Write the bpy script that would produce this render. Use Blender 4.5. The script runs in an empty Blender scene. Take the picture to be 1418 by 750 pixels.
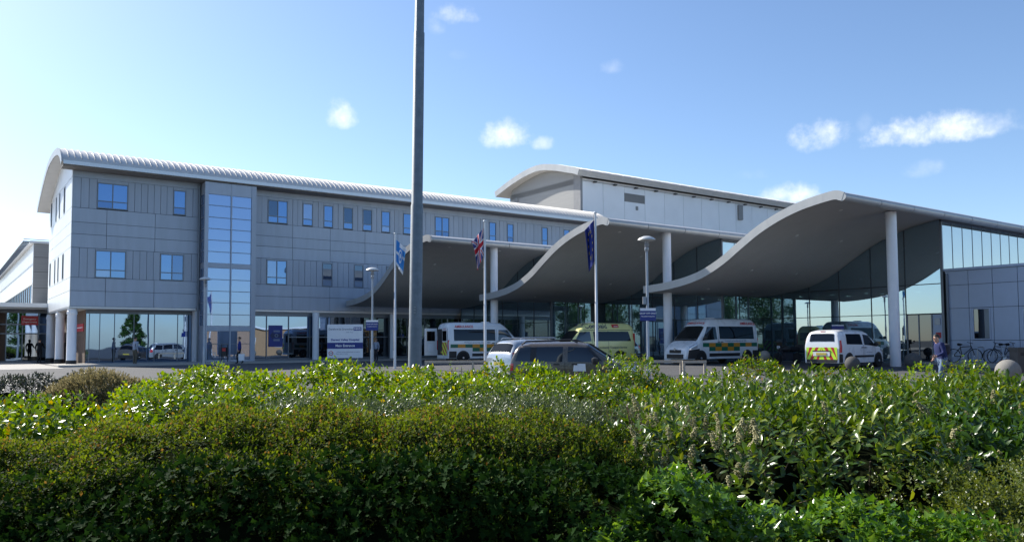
import bpy, bmesh, math, random
import numpy as np
from mathutils import Vector, Matrix
random.seed(7); RNG = np.random.default_rng(11)
scn = bpy.context.scene
COL = scn.collection
R_ = math.radians
# ---------------------------------------------------------------- camera
FPX, PW, PH, EYE = 1100.0, 1418, 750, 1.45
PITCH, ROLL, SHY = R_(3.07), R_(0.35), 40.0
cam_d = bpy.data.cameras.new('camera'); cam = bpy.data.objects.new('camera', cam_d); COL.objects.link(cam)
cam_d.sensor_width = 36; cam_d.lens = FPX / PW * 36; cam_d.shift_y = SHY / PW
cam_d.clip_start = .1; cam_d.clip_end = 6000
FW = np.array([0, math.cos(PITCH), math.sin(PITCH)]); RT = np.array([1., 0, 0]); UPV = np.cross(RT, FW)
CX = math.cos(ROLL)*RT - math.sin(ROLL)*UPV; CY = math.sin(ROLL)*RT + math.cos(ROLL)*UPV
cam.matrix_world = Matrix([[CX[i], CY[i], -FW[i], (0, 0, EYE)[i]] for i in range(3)] + [[0, 0, 0, 1]])
scn.camera = cam
scn.render.resolution_x, scn.render.resolution_y = 1024, 541
def ray(px, py): return FW + CX*(px-709)/FPX + CY*(375-py+SHY)/FPX
def at(px, py, Y): d = ray(px, py); return np.array([0, 0, EYE]) + d*Y/d[1]
# ---------------------------------------------------------------- light
SUN_XY = np.array([-.80, .60]); SUN_XY /= np.linalg.norm(SUN_XY); SUN_EL = R_(37)
sd = Vector((SUN_XY[0]*math.cos(SUN_EL), SUN_XY[1]*math.cos(SUN_EL), math.sin(SUN_EL)))
sun_d = bpy.data.lights.new('sun', 'SUN'); sun = bpy.data.objects.new('sun', sun_d); COL.objects.link(sun)
sun_d.energy = 5.0; sun_d.angle = R_(.53); sun_d.color = (1, .95, .86)
sun.rotation_euler = sd.to_track_quat('Z', 'Y').to_euler()
world = bpy.data.worlds.new('World'); scn.world = world; world.use_nodes = True
wn, wl = world.node_tree.nodes, world.node_tree.links
for n in list(wn): wn.remove(n)
wout = wn.new('ShaderNodeOutputWorld'); wbg = wn.new('ShaderNodeBackground'); wl.new(wbg.outputs[0], wout.inputs[0])
SKY_S = .125
wbg.inputs[1].default_value = SKY_S
sky = wn.new('ShaderNodeTexSky'); sky.sky_type = 'NISHITA'; sky.sun_disc = False
sky.sun_elevation = SUN_EL; sky.sun_rotation = math.atan2(SUN_XY[0], SUN_XY[1])
sky.altitude = 30; sky.air_density = .9; sky.dust_density = .5; sky.ozone_density = 4.0
scn.view_settings.view_transform = 'Standard'; scn.view_settings.look = 'None'
scn.view_settings.exposure = .62; scn.view_settings.gamma = 1; scn.view_settings.use_curve_mapping = False
# small fair-weather clouds, fixed in direction far overhead
def M2(op, a, b=None, c=None, clamp=False):
    n = wn.new('ShaderNodeMath'); n.operation = op; n.use_clamp = clamp
    for i, x in enumerate((a, b, c)):
        if x is None: continue
        if isinstance(x, (int, float)): n.inputs[i].default_value = x
        else: wl.new(x, n.inputs[i])
    return n.outputs[0]
tc = wn.new('ShaderNodeTexCoord'); DIR = tc.outputs['Generated']
def wnoise(scale, detail, rough):
    n = wn.new('ShaderNodeTexNoise'); n.inputs['Scale'].default_value = scale; n.inputs['Detail'].default_value = detail
    n.inputs['Roughness'].default_value = rough; wl.new(DIR, n.inputs['Vector']); return n.outputs[0]
nz1 = wnoise(20, 6, .6); nz2 = wnoise(75, 5, .6)
nzs = M2('ADD', M2('MULTIPLY', nz1, 1.5), M2('MULTIPLY', nz2, .55)); nzs = M2('SUBTRACT', nzs, 1.02)
cov = None
for (px, py, hw, hh, den) in [(470,162,25,18,1.0),(628,22,32,13,.85),(603,38,14,12,.6),(694,189,40,19,1.1),(752,201,16,8,.8),
        (846,94,16,9,.55),(1140,191,40,19,1.0),(1197,178,12,14,.5),(1285,186,85,17,1.15),(1340,180,70,15,.8),(1278,237,26,10,.6),(1094,271,44,13,1.0),(1040,243,26,7,.4),(638,78,14,6,.35)]:
    d = Vector(ray(px, py)).normalized(); r = d.cross(Vector((0, 0, 1))).normalized(); up = r.cross(d).normalized()
    def dot(v, s):
        n = wn.new('ShaderNodeVectorMath'); n.operation = 'DOT_PRODUCT'; wl.new(DIR, n.inputs[0]); n.inputs[1].default_value = v*s; return n.outputs['Value']
    x = dot(r, FPX/hw); y = dot(up, FPX/hh); y = M2('SUBTRACT', y, M2('MULTIPLY', M2('ABSOLUTE', M2('ADD', y, .35)), .25))
    f = M2('SUBTRACT', 1.0, M2('ADD', M2('MULTIPLY', x, x), M2('MULTIPLY', y, y)))
    f = M2('MAXIMUM', f, -3.0)
    fr = dot(d, 1.0); f = M2('SUBTRACT', f, M2('MULTIPLY', M2('LESS_THAN', fr, 0.5), 9.0))
    g = M2('MULTIPLY', M2('ADD', M2('MULTIPLY', f, .75), M2('MULTIPLY', nzs, 1.75)), den*1.0)
    mr = wn.new('ShaderNodeMapRange'); mr.interpolation_type = 'SMOOTHSTEP'; wl.new(g, mr.inputs[0])
    mr.inputs[1].default_value = -.05; mr.inputs[2].default_value = 1.6; mr.inputs[4].default_value = min(1, den)*.9
    cov = mr.outputs[0] if cov is None else M2('MAXIMUM', cov, mr.outputs[0])
shade = wn.new('ShaderNodeMix'); shade.data_type = 'RGBA'
cv = .93/SKY_S
shade.inputs[6].default_value = (cv*.80, cv*.86, cv*.93, 1); shade.inputs[7].default_value = (cv*1.02, cv*1.02, cv*1.0, 1)
wl.new(nz1, shade.inputs[0])
wm = wn.new('ShaderNodeMix'); wm.data_type = 'RGBA'; wl.new(cov, wm.inputs[0]); wl.new(sky.outputs[0], wm.inputs[6]); wl.new(shade.outputs[2], wm.inputs[7])
wl.new(wm.outputs[2], wbg.inputs[0])
# ---------------------------------------------------------------- materials
MATS = {}
def nodes_of(name):
    m = bpy.data.materials.new(name); m.use_nodes = True; MATS[name] = m
    nt = m.node_tree; return m, nt.nodes, nt.links, nt.nodes['Principled BSDF']
def pbr(name, col, rough=.5, metal=0, var=.12, scale=2.5, bump=0., bscale=40., spec=.5, coat=0., stretch=None):
    m, N, L, B = nodes_of(name)
    B.inputs['Roughness'].default_value = rough; B.inputs['Metallic'].default_value = metal
    B.inputs['Specular IOR Level'].default_value = spec; B.inputs['Coat Weight'].default_value = coat
    B.inputs['Coat Roughness'].default_value = .08
    geo = N.new('ShaderNodeNewGeometry'); pos = geo.outputs['Position']
    if stretch:
        mp = N.new('ShaderNodeMapping'); mp.inputs['Scale'].default_value = stretch; L.new(pos, mp.inputs[0]); pos = mp.outputs[0]
    nz = N.new('ShaderNodeTexNoise'); nz.inputs['Scale'].default_value = scale; nz.inputs['Detail'].default_value = 7; nz.inputs['Roughness'].default_value = .6
    L.new(pos, nz.inputs['Vector'])
    oi = N.new('ShaderNodeObjectInfo')
    a = N.new('ShaderNodeMath'); a.operation = 'MULTIPLY_ADD'; L.new(oi.outputs['Random'], a.inputs[0]); a.inputs[1].default_value = .35; 
    b = N.new('ShaderNodeMath'); b.operation = 'MULTIPLY_ADD'; L.new(nz.outputs[0], b.inputs[0]); b.inputs[1].default_value = 1.5; b.inputs[2].default_value = -.42
    L.new(b.outputs[0], a.inputs[2])
    mx = N.new('ShaderNodeMix'); mx.data_type = 'RGBA'; L.new(a.outputs[0], mx.inputs[0])
    mx.inputs[6].default_value = [c*(1-var) for c in col] + [1]; mx.inputs[7].default_value = [min(1, c*(1+var)) for c in col] + [1]
    L.new(mx.outputs[2], B.inputs['Base Color'])
    rr = N.new('ShaderNodeMath'); rr.operation = 'MULTIPLY_ADD'; L.new(nz.outputs[0], rr.inputs[0]); rr.inputs[1].default_value = rough*.35; rr.inputs[2].default_value = rough*.82
    L.new(rr.outputs[0], B.inputs['Roughness'])
    if bump:
        n2 = N.new('ShaderNodeTexNoise'); n2.inputs['Scale'].default_value = bscale; n2.inputs['Detail'].default_value = 4; L.new(pos, n2.inputs['Vector'])
        bp = N.new('ShaderNodeBump'); bp.inputs['Strength'].default_value = bump; bp.inputs['Distance'].default_value = .02
        L.new(n2.outputs[0], bp.inputs['Height']); L.new(bp.outputs[0], B.inputs['Normal'])
    return m
def emit(name, col, s):
    m, N, L, B = nodes_of(name); B.inputs['Emission Color'].default_value = (*col, 1); B.inputs['Emission Strength'].default_value = s
    B.inputs['Base Color'].default_value = (*col, 1); return m
def glass(name, refl, gcol, inner, tcol=None, rough=.012, wav=.0, fr=.8, tint=None):
    """window glass: mirror share + (clear tinted | dark room) share"""
    m, N, L, B = nodes_of(name); N.remove(B); out = N['Material Output']
    gl = N.new('ShaderNodeBsdfGlossy'); gl.inputs['Color'].default_value = (*gcol, 1); gl.inputs['Roughness'].default_value = rough
    if tcol: bs = N.new('ShaderNodeBsdfTransparent'); bs.inputs['Color'].default_value = (*tcol, 1)
    else: bs = N.new('ShaderNodeBsdfDiffuse'); bs.inputs['Color'].default_value = (*inner, 1)
    if tint:
        df = N.new('ShaderNodeBsdfDiffuse'); df.inputs['Color'].default_value = (*tint, 1); m0 = N.new('ShaderNodeMixShader'); m0.inputs[0].default_value = .45; L.new(bs.outputs[0], m0.inputs[1]); L.new(df.outputs[0], m0.inputs[2]); bs = m0
    lw = N.new('ShaderNodeLayerWeight'); lw.inputs['Blend'].default_value = .28
    ma = N.new('ShaderNodeMath'); ma.operation = 'MULTIPLY_ADD'; ma.use_clamp = True; L.new(lw.outputs['Fresnel'], ma.inputs[0]); ma.inputs[1].default_value = fr; ma.inputs[2].default_value = refl
    if wav:
        geo = N.new('ShaderNodeNewGeometry'); nz = N.new('ShaderNodeTexNoise'); nz.inputs['Scale'].default_value = .55; nz.inputs['Detail'].default_value = 1; L.new(geo.outputs['Position'], nz.inputs['Vector'])
        bp = N.new('ShaderNodeBump'); bp.inputs['Strength'].default_value = wav; bp.inputs['Distance'].default_value = .05; L.new(nz.outputs[0], bp.inputs['Height']); L.new(bp.outputs[0], gl.inputs['Normal'])
    mx = N.new('ShaderNodeMixShader'); L.new(ma.outputs[0], mx.inputs[0]); L.new(bs.outputs[0], mx.inputs[1]); L.new(gl.outputs[0], mx.inputs[2]); L.new(mx.outputs[0], out.inputs['Surface'])
    return m
def leafmat(name, c1, c2, c3=None, trans=.35, rough=.35, c3pos=.9, spec=.5):
    m, N, L, B = nodes_of(name); out = N['Material Output']
    geo = N.new('ShaderNodeNewGeometry'); oi = N.new('ShaderNodeObjectInfo')
    ad = N.new('ShaderNodeMath'); ad.operation = 'ADD'; L.new(geo.outputs['Random Per Island'], ad.inputs[0]); L.new(oi.outputs['Random'], ad.inputs[1])
    fr = N.new('ShaderNodeMath'); fr.operation = 'FRACT'; L.new(ad.outputs[0], fr.inputs[0])
    cr = N.new('ShaderNodeValToRGB'); L.new(fr.outputs[0], cr.inputs[0])
    e = cr.color_ramp.elements; e[0].color = (*c1, 1); e[1].color = (*c2, 1); e[1].position = c3pos - .05 if c3 else 1
    if c3: x = e.new(c3pos); x.color = (*c3, 1)
    L.new(cr.outputs[0], B.inputs['Base Color']); B.inputs['Roughness'].default_value = rough; B.inputs['Specular IOR Level'].default_value = spec
    tr = N.new('ShaderNodeBsdfTranslucent')
    hs = N.new('ShaderNodeHueSaturation'); hs.inputs['Hue'].default_value = .485; hs.inputs['Saturation'].default_value = 1.1; hs.inputs['Value'].default_value = 1.5; L.new(cr.outputs[0], hs.inputs['Color']); L.new(hs.outputs[0], tr.inputs[0])
    mx = N.new('ShaderNodeMixShader'); mx.inputs[0].default_value = trans; L.new(B.outputs[0], mx.inputs[1]); L.new(tr.outputs[0], mx.inputs[2]); L.new(mx.outputs[0], out.inputs['Surface'])
    return m
pbr('clad', (.355,.40,.47), .45, .2, .13, 1.6, stretch=(1.4,1.4,.22))
pbr('clad_rib', (.335,.375,.44), .45, .2, .12, 1.8, stretch=(1.4,1.4,.2))
pbr('clad_white', (.80,.81,.81), .4, 0, .05, 1)
pbr('joint', (.05,.055,.06), .7)
pbr('frame', (.16,.18,.205), .4, .4)
pbr('alu', (.55,.56,.58), .35, .6, .08, 3)
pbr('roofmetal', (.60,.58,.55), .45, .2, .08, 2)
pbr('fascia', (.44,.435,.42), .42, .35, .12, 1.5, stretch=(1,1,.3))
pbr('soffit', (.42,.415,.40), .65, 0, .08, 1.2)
pbr('eave_soffit', (.20,.19,.18), .7)
pbr('column', (.76,.77,.80), .45, 0, .07, 2)
pbr('blackbase', (.02,.02,.022), .6)
pbr('hallgrey', (.33,.325,.315), .6, 0, .1, 2, .25, 14, stretch=(.15,.15,3))
pbr('hallwhite', (.80,.82,.84), .5, 0, .06, .6)
pbr('hallpier', (.26,.26,.265), .6)
pbr('louvre', (.24,.24,.24), .6)
pbr('annex', (.36,.42,.53), .45, .2, .08, 1.2)
pbr('brick_dark', (.12,.08,.058), .85, 0, .25, 9, .3, 60)
pbr('brick_tan', (.42,.25,.13), .85, 0, .2, 6, .3, 60)
pbr('tile_roof', (.12,.06,.045), .8, 0, .2, 8)
pbr('asphalt', (.075,.075,.078), .88, 0, .25, 1.1, .35, 120)
pbr('paving', (.36,.34,.31), .85, 0, .16, .9, .25, 60)
pbr('kerb', (.38,.37,.35), .85, 0, .15, 3, .3, 60)
pbr('soil', (.035,.026,.018), .95, 0, .3, 6, .6, 30)
pbr('white_paint', (.78,.79,.80), .5)
pbr('galv', (.19,.215,.235), .6, .3, .3, 7, .15, 60)
pbr('pole_white', (.66,.68,.70), .4, .1)
pbr('lamp_grey', (.34,.36,.39), .4, .5)
pbr('lamp_top', (.62,.62,.60), .4, .1)
pbr('sign_blue', (.015,.035,.22), .45)
pbr('sign_white', (.80,.82,.85), .45, 0, .04)
pbr('sign_red', (.48,.02,.025), .45)
pbr('print_blue', (.01,.03,.28), .5); pbr('print_dark', (.02,.03,.10), .5); pbr('print_white', (.8,.8,.8), .5); pbr('print_red', (.55,.015,.02), .5)
pbr('print_grey', (.2,.24,.32), .5)
pbr('van_white', (.74,.76,.78), .28, 0, .04, 2, coat=.6)
pbr('van_yellow', (.80,.77,.32), .3, 0, .05, 2, coat=.5)
pbr('car_silver', (.42,.45,.48), .28, .6, .05, 3, coat=.6)
pbr('car_brown', (.12,.10,.082), .28, .35, .06, 3, coat=.8)
pbr('plastic_black', (.018,.018,.02), .5)
pbr('tyre', (.015,.015,.015), .85)
pbr('rim', (.45,.46,.47), .35, .7)
pbr('amb_green', (.0,.13,.07), .4); pbr('amb_amber', (.62,.27,.02), .4)
pbr('hi_yellow', (.55,.85,.04), .4); pbr('hi_red', (.50,.02,.02), .4)
pbr('plate_yellow', (.55,.42,.06), .5); pbr('plate_white', (.7,.7,.7), .5)
pbr('lamp_red', (.55,.012,.02), .15, coat=1.); pbr('lamp_clear', (.55,.58,.62), .12, .4, coat=1.)
glass('carglass', .07, (.75,.85,.95), (.012,.014,.016), fr=.55)
glass('privacy', .04, (.5,.6,.7), (.004,.004,.005), fr=.3)
glass('win', .30, (.34,.58,1.0), (.02,.03,.05), wav=.06)
glass('win_blind', .24, (.40,.62,1.0), (.24,.27,.31), wav=.08); glass('win_deep', .22, (.34,.56,1.0), (.02,.03,.045), wav=.08)
glass('win_open', .12, (.5,.7,1.0), (.012,.016,.03))
glass('shopglass', .38, (.46,.66,.98), (.01,.014,.018), wav=.10)
glass('darkshop', .16, (.7,.8,.9), (.006,.008,.01), wav=.08)
glass('towerglass', .32, (.46,.64,.98), (.16,.20,.25), wav=.10)
glass('wallglass', .46, (.70,.88,1.0), None, (.30,.44,.50), wav=.04, tint=(.12,.18,.205))
glass('clereglass', .55, (.86,.90,.90), (.10,.12,.12), wav=.12)
pbr('skin', (.52,.30,.21), .5); pbr('hair', (.02,.014,.01), .6)
pbr('cloth_blue', (.012,.03,.22), .8); pbr('cloth_navy', (.010,.020,.10), .85); pbr('cloth_black', (.010,.010,.012), .85); pbr('cloth_dark', (.03,.03,.04), .85); pbr('cloth_grey', (.30,.34,.42), .8); pbr('cloth_jean', (.12,.18,.28), .8); pbr('cloth_khaki', (.10,.085,.06), .85)
pbr('shoe', (.01,.01,.01), .6)
pbr('stone', (.24,.225,.20), .85, 0, .2, 8, .5, 40)
pbr('stone_dark', (.08,.078,.075), .85, 0, .2, 8, .5, 40)
pbr('timber', (.46,.40,.32), .75, 0, .15, 4, .3, 40)
pbr('flag_blue', (.02,.035,.22), .8); pbr('flag_red', (.55,.015,.03), .8); pbr('flag_white', (.75,.76,.78), .8); pbr('flag_sky', (.08,.36,.72), .8); pbr('flag_royal', (.03,.22,.60), .8); pbr('flag_gold', (.7,.5,.03), .8)
pbr('interior', (.09,.10,.10), .85, 0, .3, .8); pbr('interior_light_wall', (.26,.28,.28), .8, 0, .3, .5)
emit('ceiling_lamp', (1, .9, .7), 5.0)
pbr('bark', (.06,.042,.028), .9, 0, .3, 14, .4, 60)
pbr('red_stem', (.12,.045,.03), .8, 0, .3, 20)
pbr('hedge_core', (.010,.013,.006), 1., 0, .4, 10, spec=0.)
leafmat('lf_laurel', (.045,.095,.012), (.095,.165,.018), (.20,.25,.03), .34, .27, .9)
leafmat('lf_laurel_dark', (.028,.072,.010), (.06,.13,.015), None, .28, .26, spec=.4)
leafmat('lf_bright', (.10,.19,.012), (.20,.30,.022), (.32,.30,.02), .42, .30, .93)
leafmat('lf_euon', (.07,.14,.012), (.16,.25,.018), (.34,.26,.015), .38, .26, .95)
leafmat('lf_grey', (.07,.105,.04), (.13,.17,.065), None, .3, .36)
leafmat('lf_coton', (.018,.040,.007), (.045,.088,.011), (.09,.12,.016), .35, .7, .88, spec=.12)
leafmat('lf_cotontip', (.095,.155,.016), (.15,.185,.024), (.20,.13,.035), .42, .7, .90, spec=.12)  # young tips, brightened to carry the sunlit hedge top in their colour
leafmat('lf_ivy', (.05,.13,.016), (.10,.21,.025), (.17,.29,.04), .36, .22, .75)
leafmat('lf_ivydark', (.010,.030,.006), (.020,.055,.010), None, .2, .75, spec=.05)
leafmat('lf_fine', (.075,.11,.018), (.14,.17,.028), None, .38, .35)
leafmat('lf_brown', (.14,.13,.06), (.22,.195,.095), (.28,.25,.14), .4, .8, .8, spec=.1)
leafmat('lf_dark', (.022,.035,.018), (.045,.06,.03), (.06,.05,.05), .2, .45, .85)
pbr('flower', (.36,.33,.17), .85, 0, .35, 25)
# ---------------------------------------------------------------- mesh helpers
class MB:
    def __init__(s): s.v, s.f, s.mi = [], [], []
    def add(s, vs, fs, mi=0):
        o = len(s.v); s.v += [tuple(p) for p in vs]; s.f += [tuple(i+o for i in f) for f in fs]; s.mi += [mi]*len(fs); return s
    def box(s, x0, x1, y0, y1, z0, z1, mi=0):
        return s.add([(x, y, z) for x in (x0, x1) for y in (y0, y1) for z in (z0, z1)],
                     [(0,1,3,2),(4,6,7,5),(0,4,5,1),(2,3,7,6),(0,2,6,4),(1,5,7,3)], mi)
    def tube(s, pts, r, n=8, mi=0, cap=True):
        pts = [Vector(p) for p in pts]; rs = r if hasattr(r, '__len__') else [r]*len(pts)
        vs, fs = [], []
        for i, p in enumerate(pts):
            d = (pts[min(i+1, len(pts)-1)] - pts[max(i-1, 0)]).normalized()
            a = d.cross(Vector((0, 0, 1)) if abs(d.z) < .95 else Vector((1, 0, 0))).normalized(); b = d.cross(a)
            for k in range(n):
                t = 2*math.pi*k/n; vs.append(p + (a*math.cos(t) + b*math.sin(t))*rs[i])
        for i in range(len(pts)-1):
            for k in range(n): fs.append((i*n+k, i*n+(k+1) % n, (i+1)*n+(k+1) % n, (i+1)*n+k))
        if cap: fs += [tuple(range(n-1, -1, -1)), tuple(range((len(pts)-1)*n, len(pts)*n))]
        return s.add(vs, fs, mi)
    def lathe(s, prof, c=(0, 0, 0), axis='z', n=20, mi=0):
        vs, fs = [], []
        for (r, h) in prof:
            for k in range(n):
                t = 2*math.pi*k/n; p = (r*math.cos(t), r*math.sin(t), h)
                if axis == 'y': p = (p[0], p[2], p[1])
                if axis == 'x': p = (p[2], p[0], p[1])
                vs.append((p[0]+c[0], p[1]+c[1], p[2]+c[2]))
        for i in range(len(prof)-1):
            for k in range(n): fs.append((i*n+k, i*n+(k+1) % n, (i+1)*n+(k+1) % n, (i+1)*n+k))
        fs += [tuple(range(n-1, -1, -1)), tuple(range((len(prof)-1)*n, len(prof)*n))]
        return s.add(vs, fs, mi)
    def build(s, name, mats, parent=None, smooth=False, fixn=True, loc=None, rot=None):
        me = bpy.data.meshes.new(name); me.from_pydata(s.v, [], s.f)
        if isinstance(mats, str): mats = [mats]
        for m in mats: me.materials.append(MATS[m])
        if len(mats) > 1: me.polygons.foreach_set('material_index', s.mi)
        if fixn:
            bm = bmesh.new(); bm.from_mesh(me); bmesh.ops.recalc_face_normals(bm, faces=bm.faces); bm.to_mesh(me); bm.free()
        if smooth:
            me.polygons.foreach_set('use_smooth', [True]*len(me.polygons))
            me.set_sharp_from_angle(angle=R_(40 if smooth is True else smooth))
        me.update(); o = bpy.data.objects.new(name, me); COL.objects.link(o); o.parent = parent
        if loc is not None: o.location = loc
        if rot is not None: o.rotation_euler = rot
        return o
UNIT = {}
def pbox(name, parent, mat, x0, x1, y0, y1, z0, z1):
    """a box piece that shares one mesh with all alike pieces"""
    key = (name, mat)
    if key not in UNIT:
        me = bpy.data.meshes.new(name)
        me.from_pydata([(x, y, z) for x in (-.5, .5) for y in (-.5, .5) for z in (-.5, .5)], [], [(0,1,3,2),(4,6,7,5),(0,4,5,1),(2,3,7,6),(0,2,6,4),(1,5,7,3)])
        bm = bmesh.new(); bm.from_mesh(me); bmesh.ops.recalc_face_normals(bm, faces=bm.faces); bm.to_mesh(me); bm.free()
        me.materials.append(MATS[mat]); UNIT[key] = me
    o = bpy.data.objects.new(name, UNIT[key]); COL.objects.link(o); o.parent = parent
    o.location = ((x0+x1)/2, (y0+y1)/2, (z0+z1)/2); o.scale = (x1-x0, y1-y0, z1-z0); return o
def tag(o, label=None, cat=None, group=None, kind=None):
    for k, x in (('label', label), ('category', cat), ('group', group), ('kind', kind)):
        if x: o[k] = x
    return o
def thing(name, label, cat, loc=(0, 0, 0), rz=0, group=None):
    o = bpy.data.objects.new(name, None); COL.objects.link(o); o.empty_display_size = .3
    o.location = loc; o.rotation_euler = (0, 0, rz); return tag(o, label, cat, group)
FONTC = {}
def text_polys(body, size, align='CENTER', bold=0.):
    key = (body, size, align, bold)
    if key not in FONTC:
        cu = bpy.data.curves.new('t', 'FONT'); cu.body = body; cu.size = size; cu.align_x = align; cu.align_y = 'CENTER'; cu.resolution_u = 2; cu.offset = bold
        o = bpy.data.objects.new('t', cu); COL.objects.link(o); bpy.context.view_layer.update()
        me = o.evaluated_get(bpy.context.evaluated_depsgraph_get()).to_mesh()
        FONTC[key] = ([tuple(v.co) for v in me.vertices], [tuple(p.vertices) for p in me.polygons])
        bpy.data.objects.remove(o); bpy.data.curves.remove(cu)
    return FONTC[key]
def text(name, body, size, mat, parent, fn, align='CENTER', bold=0.):
    """lettering; fn maps the (x, y) of the text plane to a 3D point on the surface"""
    vs, fs = text_polys(body, size, align, bold)
    mb = MB(); mb.add([fn(x, y) for x, y, z in vs], fs); return mb.build(name, mat, parent, fixn=False)
def gz(y):
    return -.2 + .4*min(1, max(0, (y-26)/14.))
# ---------------------------------------------------------------- frame of the hospital
ANG = R_(35.8); U = np.array([math.cos(ANG), math.sin(ANG)]); V = np.array([-U[1], U[0]]); P0 = np.array([-27.298, 49.0]); BZ = .2
def L2W(s, t, z=0): p = P0 + s*U + t*V; return (p[0], p[1], z)
# ---------------------------------------------------------------- ground
def ground():
    ys = [-400, -60, 0, 20, 26, 30, 34, 38, 40, 60, 120, 400, 2500]; xs = [-2500, -300, -100, -60, -30, 0, 30, 60, 100, 300, 2500]
    mb = MB(); nv = len(xs)
    vs = [(x, y, gz(y)) for y in ys for x in xs]
    fs = [(j*nv+i, j*nv+i+1, (j+1)*nv+i+1, (j+1)*nv+i) for j in range(len(ys)-1) for i in range(nv-1)]
    tag(mb.add(vs, fs).build('ground', 'asphalt'), kind='structure')
    # light paving round the left corner and along the fronts, a kerb step above the road
    pv = MB()
    def poly(pts, h0, h1, mb):
        n = len(pts); vs = [(*L2W(s, t)[:2], h0) for s, t in pts] + [(*L2W(s, t)[:2], h1) for s, t in pts]
        mb.add(vs, [tuple(range(n, 2*n))] + [(i, (i+1) % n, n+(i+1) % n, n+i) for i in range(n)])
    tag((lambda: (poly([(-40, -7), (-1, -7), (-1, 45), (-40, 45)], .05, BZ+.012, pv), pv.build('pavement', 'paving'))[1])(), kind='structure')
    p2 = MB(); poly([(-1, -4), (46, -4), (46, 1.5), (-1, 1.5)], .05, BZ+.10, p2); tag(p2.build('pavement', 'paving'), kind='structure')
    p3 = MB(); poly([(30, -48), (46, -48), (46, -33.5), (35.5, -33.5)], .05, BZ+.10, p3); tag(p3.build('pavement', 'paving'), kind='structure')
    k = MB(); poly([(-1, -4.15), (30, -4.15), (30, -4.003), (-1, -4.003)], .05, BZ+.115, k); tag(k.build('kerb', 'kerb'), kind='structure')
    sb = MB(); sb.add([(-16, 3.4, -.185), (16, 3.4, -.185), (22, 20, -.185), (-24, 20, -.185)], [(0, 1, 2, 3)]); tag(sb.build('planting_bed', 'soil'), kind='structure')
ground()
# ================================================================ BUILDINGS
def vplane(px, py, p0, dr):
    d = ray(px, py); A = np.array([[dr[0], -d[0]], [dr[1], -d[1]]]); t, k = np.linalg.solve(A, -np.array(p0[:2])); return t, EYE + k*d[2]
def interp(pts, x):
    return float(np.interp(x, [p[0] for p in pts], [p[1] for p in pts]))
def smooth_curve(pts, n):
    """Catmull-Rom through the points"""
    P = [np.array(p, float) for p in pts]; P = [2*P[0]-P[1]] + P + [2*P[-1]-P[-2]]; out = []
    for i in range(1, len(P)-2):
        for k in range(n):
            t = k/n; out.append(.5*((2*P[i]) + (P[i+1]-P[i-1])*t + (2*P[i-1]-5*P[i]+4*P[i+1]-P[i+2])*t*t + (3*P[i]-P[i-1]-3*P[i+1]+P[i+2])*t**3))
    return out + [P[-2]]
def arch_roof(root, outer, thick, s0, s1, seam_step, seam_t, mats, eave=None):
    """barrel roof: curved shell, fascia on the near gable, standing seams as pieces"""
    oc = smooth_curve(outer, 5); n = len(oc)
    ic = []
    for i, p in enumerate(oc):
        d = oc[min(i+1, n-1)] - oc[max(i-1, 0)]; d /= np.linalg.norm(d); ic.append(p + np.array([d[1], -d[0]])*thick)
    mb = MB(); vs = [(s, p[0], p[1]) for s in (s0, s1) for p in oc + ic]; m = 2*n; fs, mi = [], []
    for i in range(n-1):
        mb.v and None
        fs += [(i, i+1, m+i+1, m+i), (n+i, m+n+i, m+n+i+1, n+i+1)]
        fs += [(i, n+i, n+i+1, i+1), (m+i, m+i+1, m+n+i+1, m+n+i)]
    fs += [(0, m, m+n, n), (n-1, 2*n-1, m+2*n-1, m+n-1)]
    mb.add(vs, fs); roof = mb.build('roof', mats[0], root, smooth=30)
    # pale fascia strip on the gable end
    fb = MB(); e = .05
    fo = [p + (p - q)/thick*.03 for p, q in zip(oc, ic)]
    vs = [(s, p[0], p[1]) for s in (s0-.06, s0-.003) for p in fo + ic]
    fs = []
    for i in range(n-1): fs += [(i, i+1, m+i+1, m+i), (n+i, m+n+i, m+n+i+1, n+i+1), (i, n+i, n+i+1, i+1), (m+i, m+i+1, m+n+i+1, m+n+i)]
    fs += [(0, m, m+n, n), (n-1, 2*n-1, m+2*n-1, m+n-1)]
    fb.add(vs, fs).build('fascia', mats[1], roof, smooth=30)
    # seams
    sm = MB(); pts = [p for p in oc if seam_t[0] <= p[0] <= seam_t[1]]; k = len(pts); vs = []
    w, h = .035, .055
    for i, p in enumerate(pts):
        d = pts[min(i+1, k-1)] - pts[max(i-1, 0)]; d /= np.linalg.norm(d); nn = np.array([-d[1], d[0]]); q = p + nn*h; p = p - nn*.01
        vs += [(-w, p[0], p[1]), (-w*.5, q[0], q[1]), (w*.5, q[0], q[1]), (w, p[0], p[1])]
    fs = [(4*i+j, 4*i+j+1, 4*i+j+5, 4*i+j+4) for i in range(k-1) for j in range(3)] + [(0, 1, 2, 3), tuple(4*(k-1)+j for j in (3, 2, 1, 0))]
    first = sm.add(vs, fs).build('seam', mats[0], roof)
    first.location.x = s0 + .35; s = s0 + .35 + seam_step
    while s < s1 - .1:
        o = first.copy(); COL.objects.link(o); o.parent = roof; o.location.x = s; s += seam_step
    return roof, ic
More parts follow.
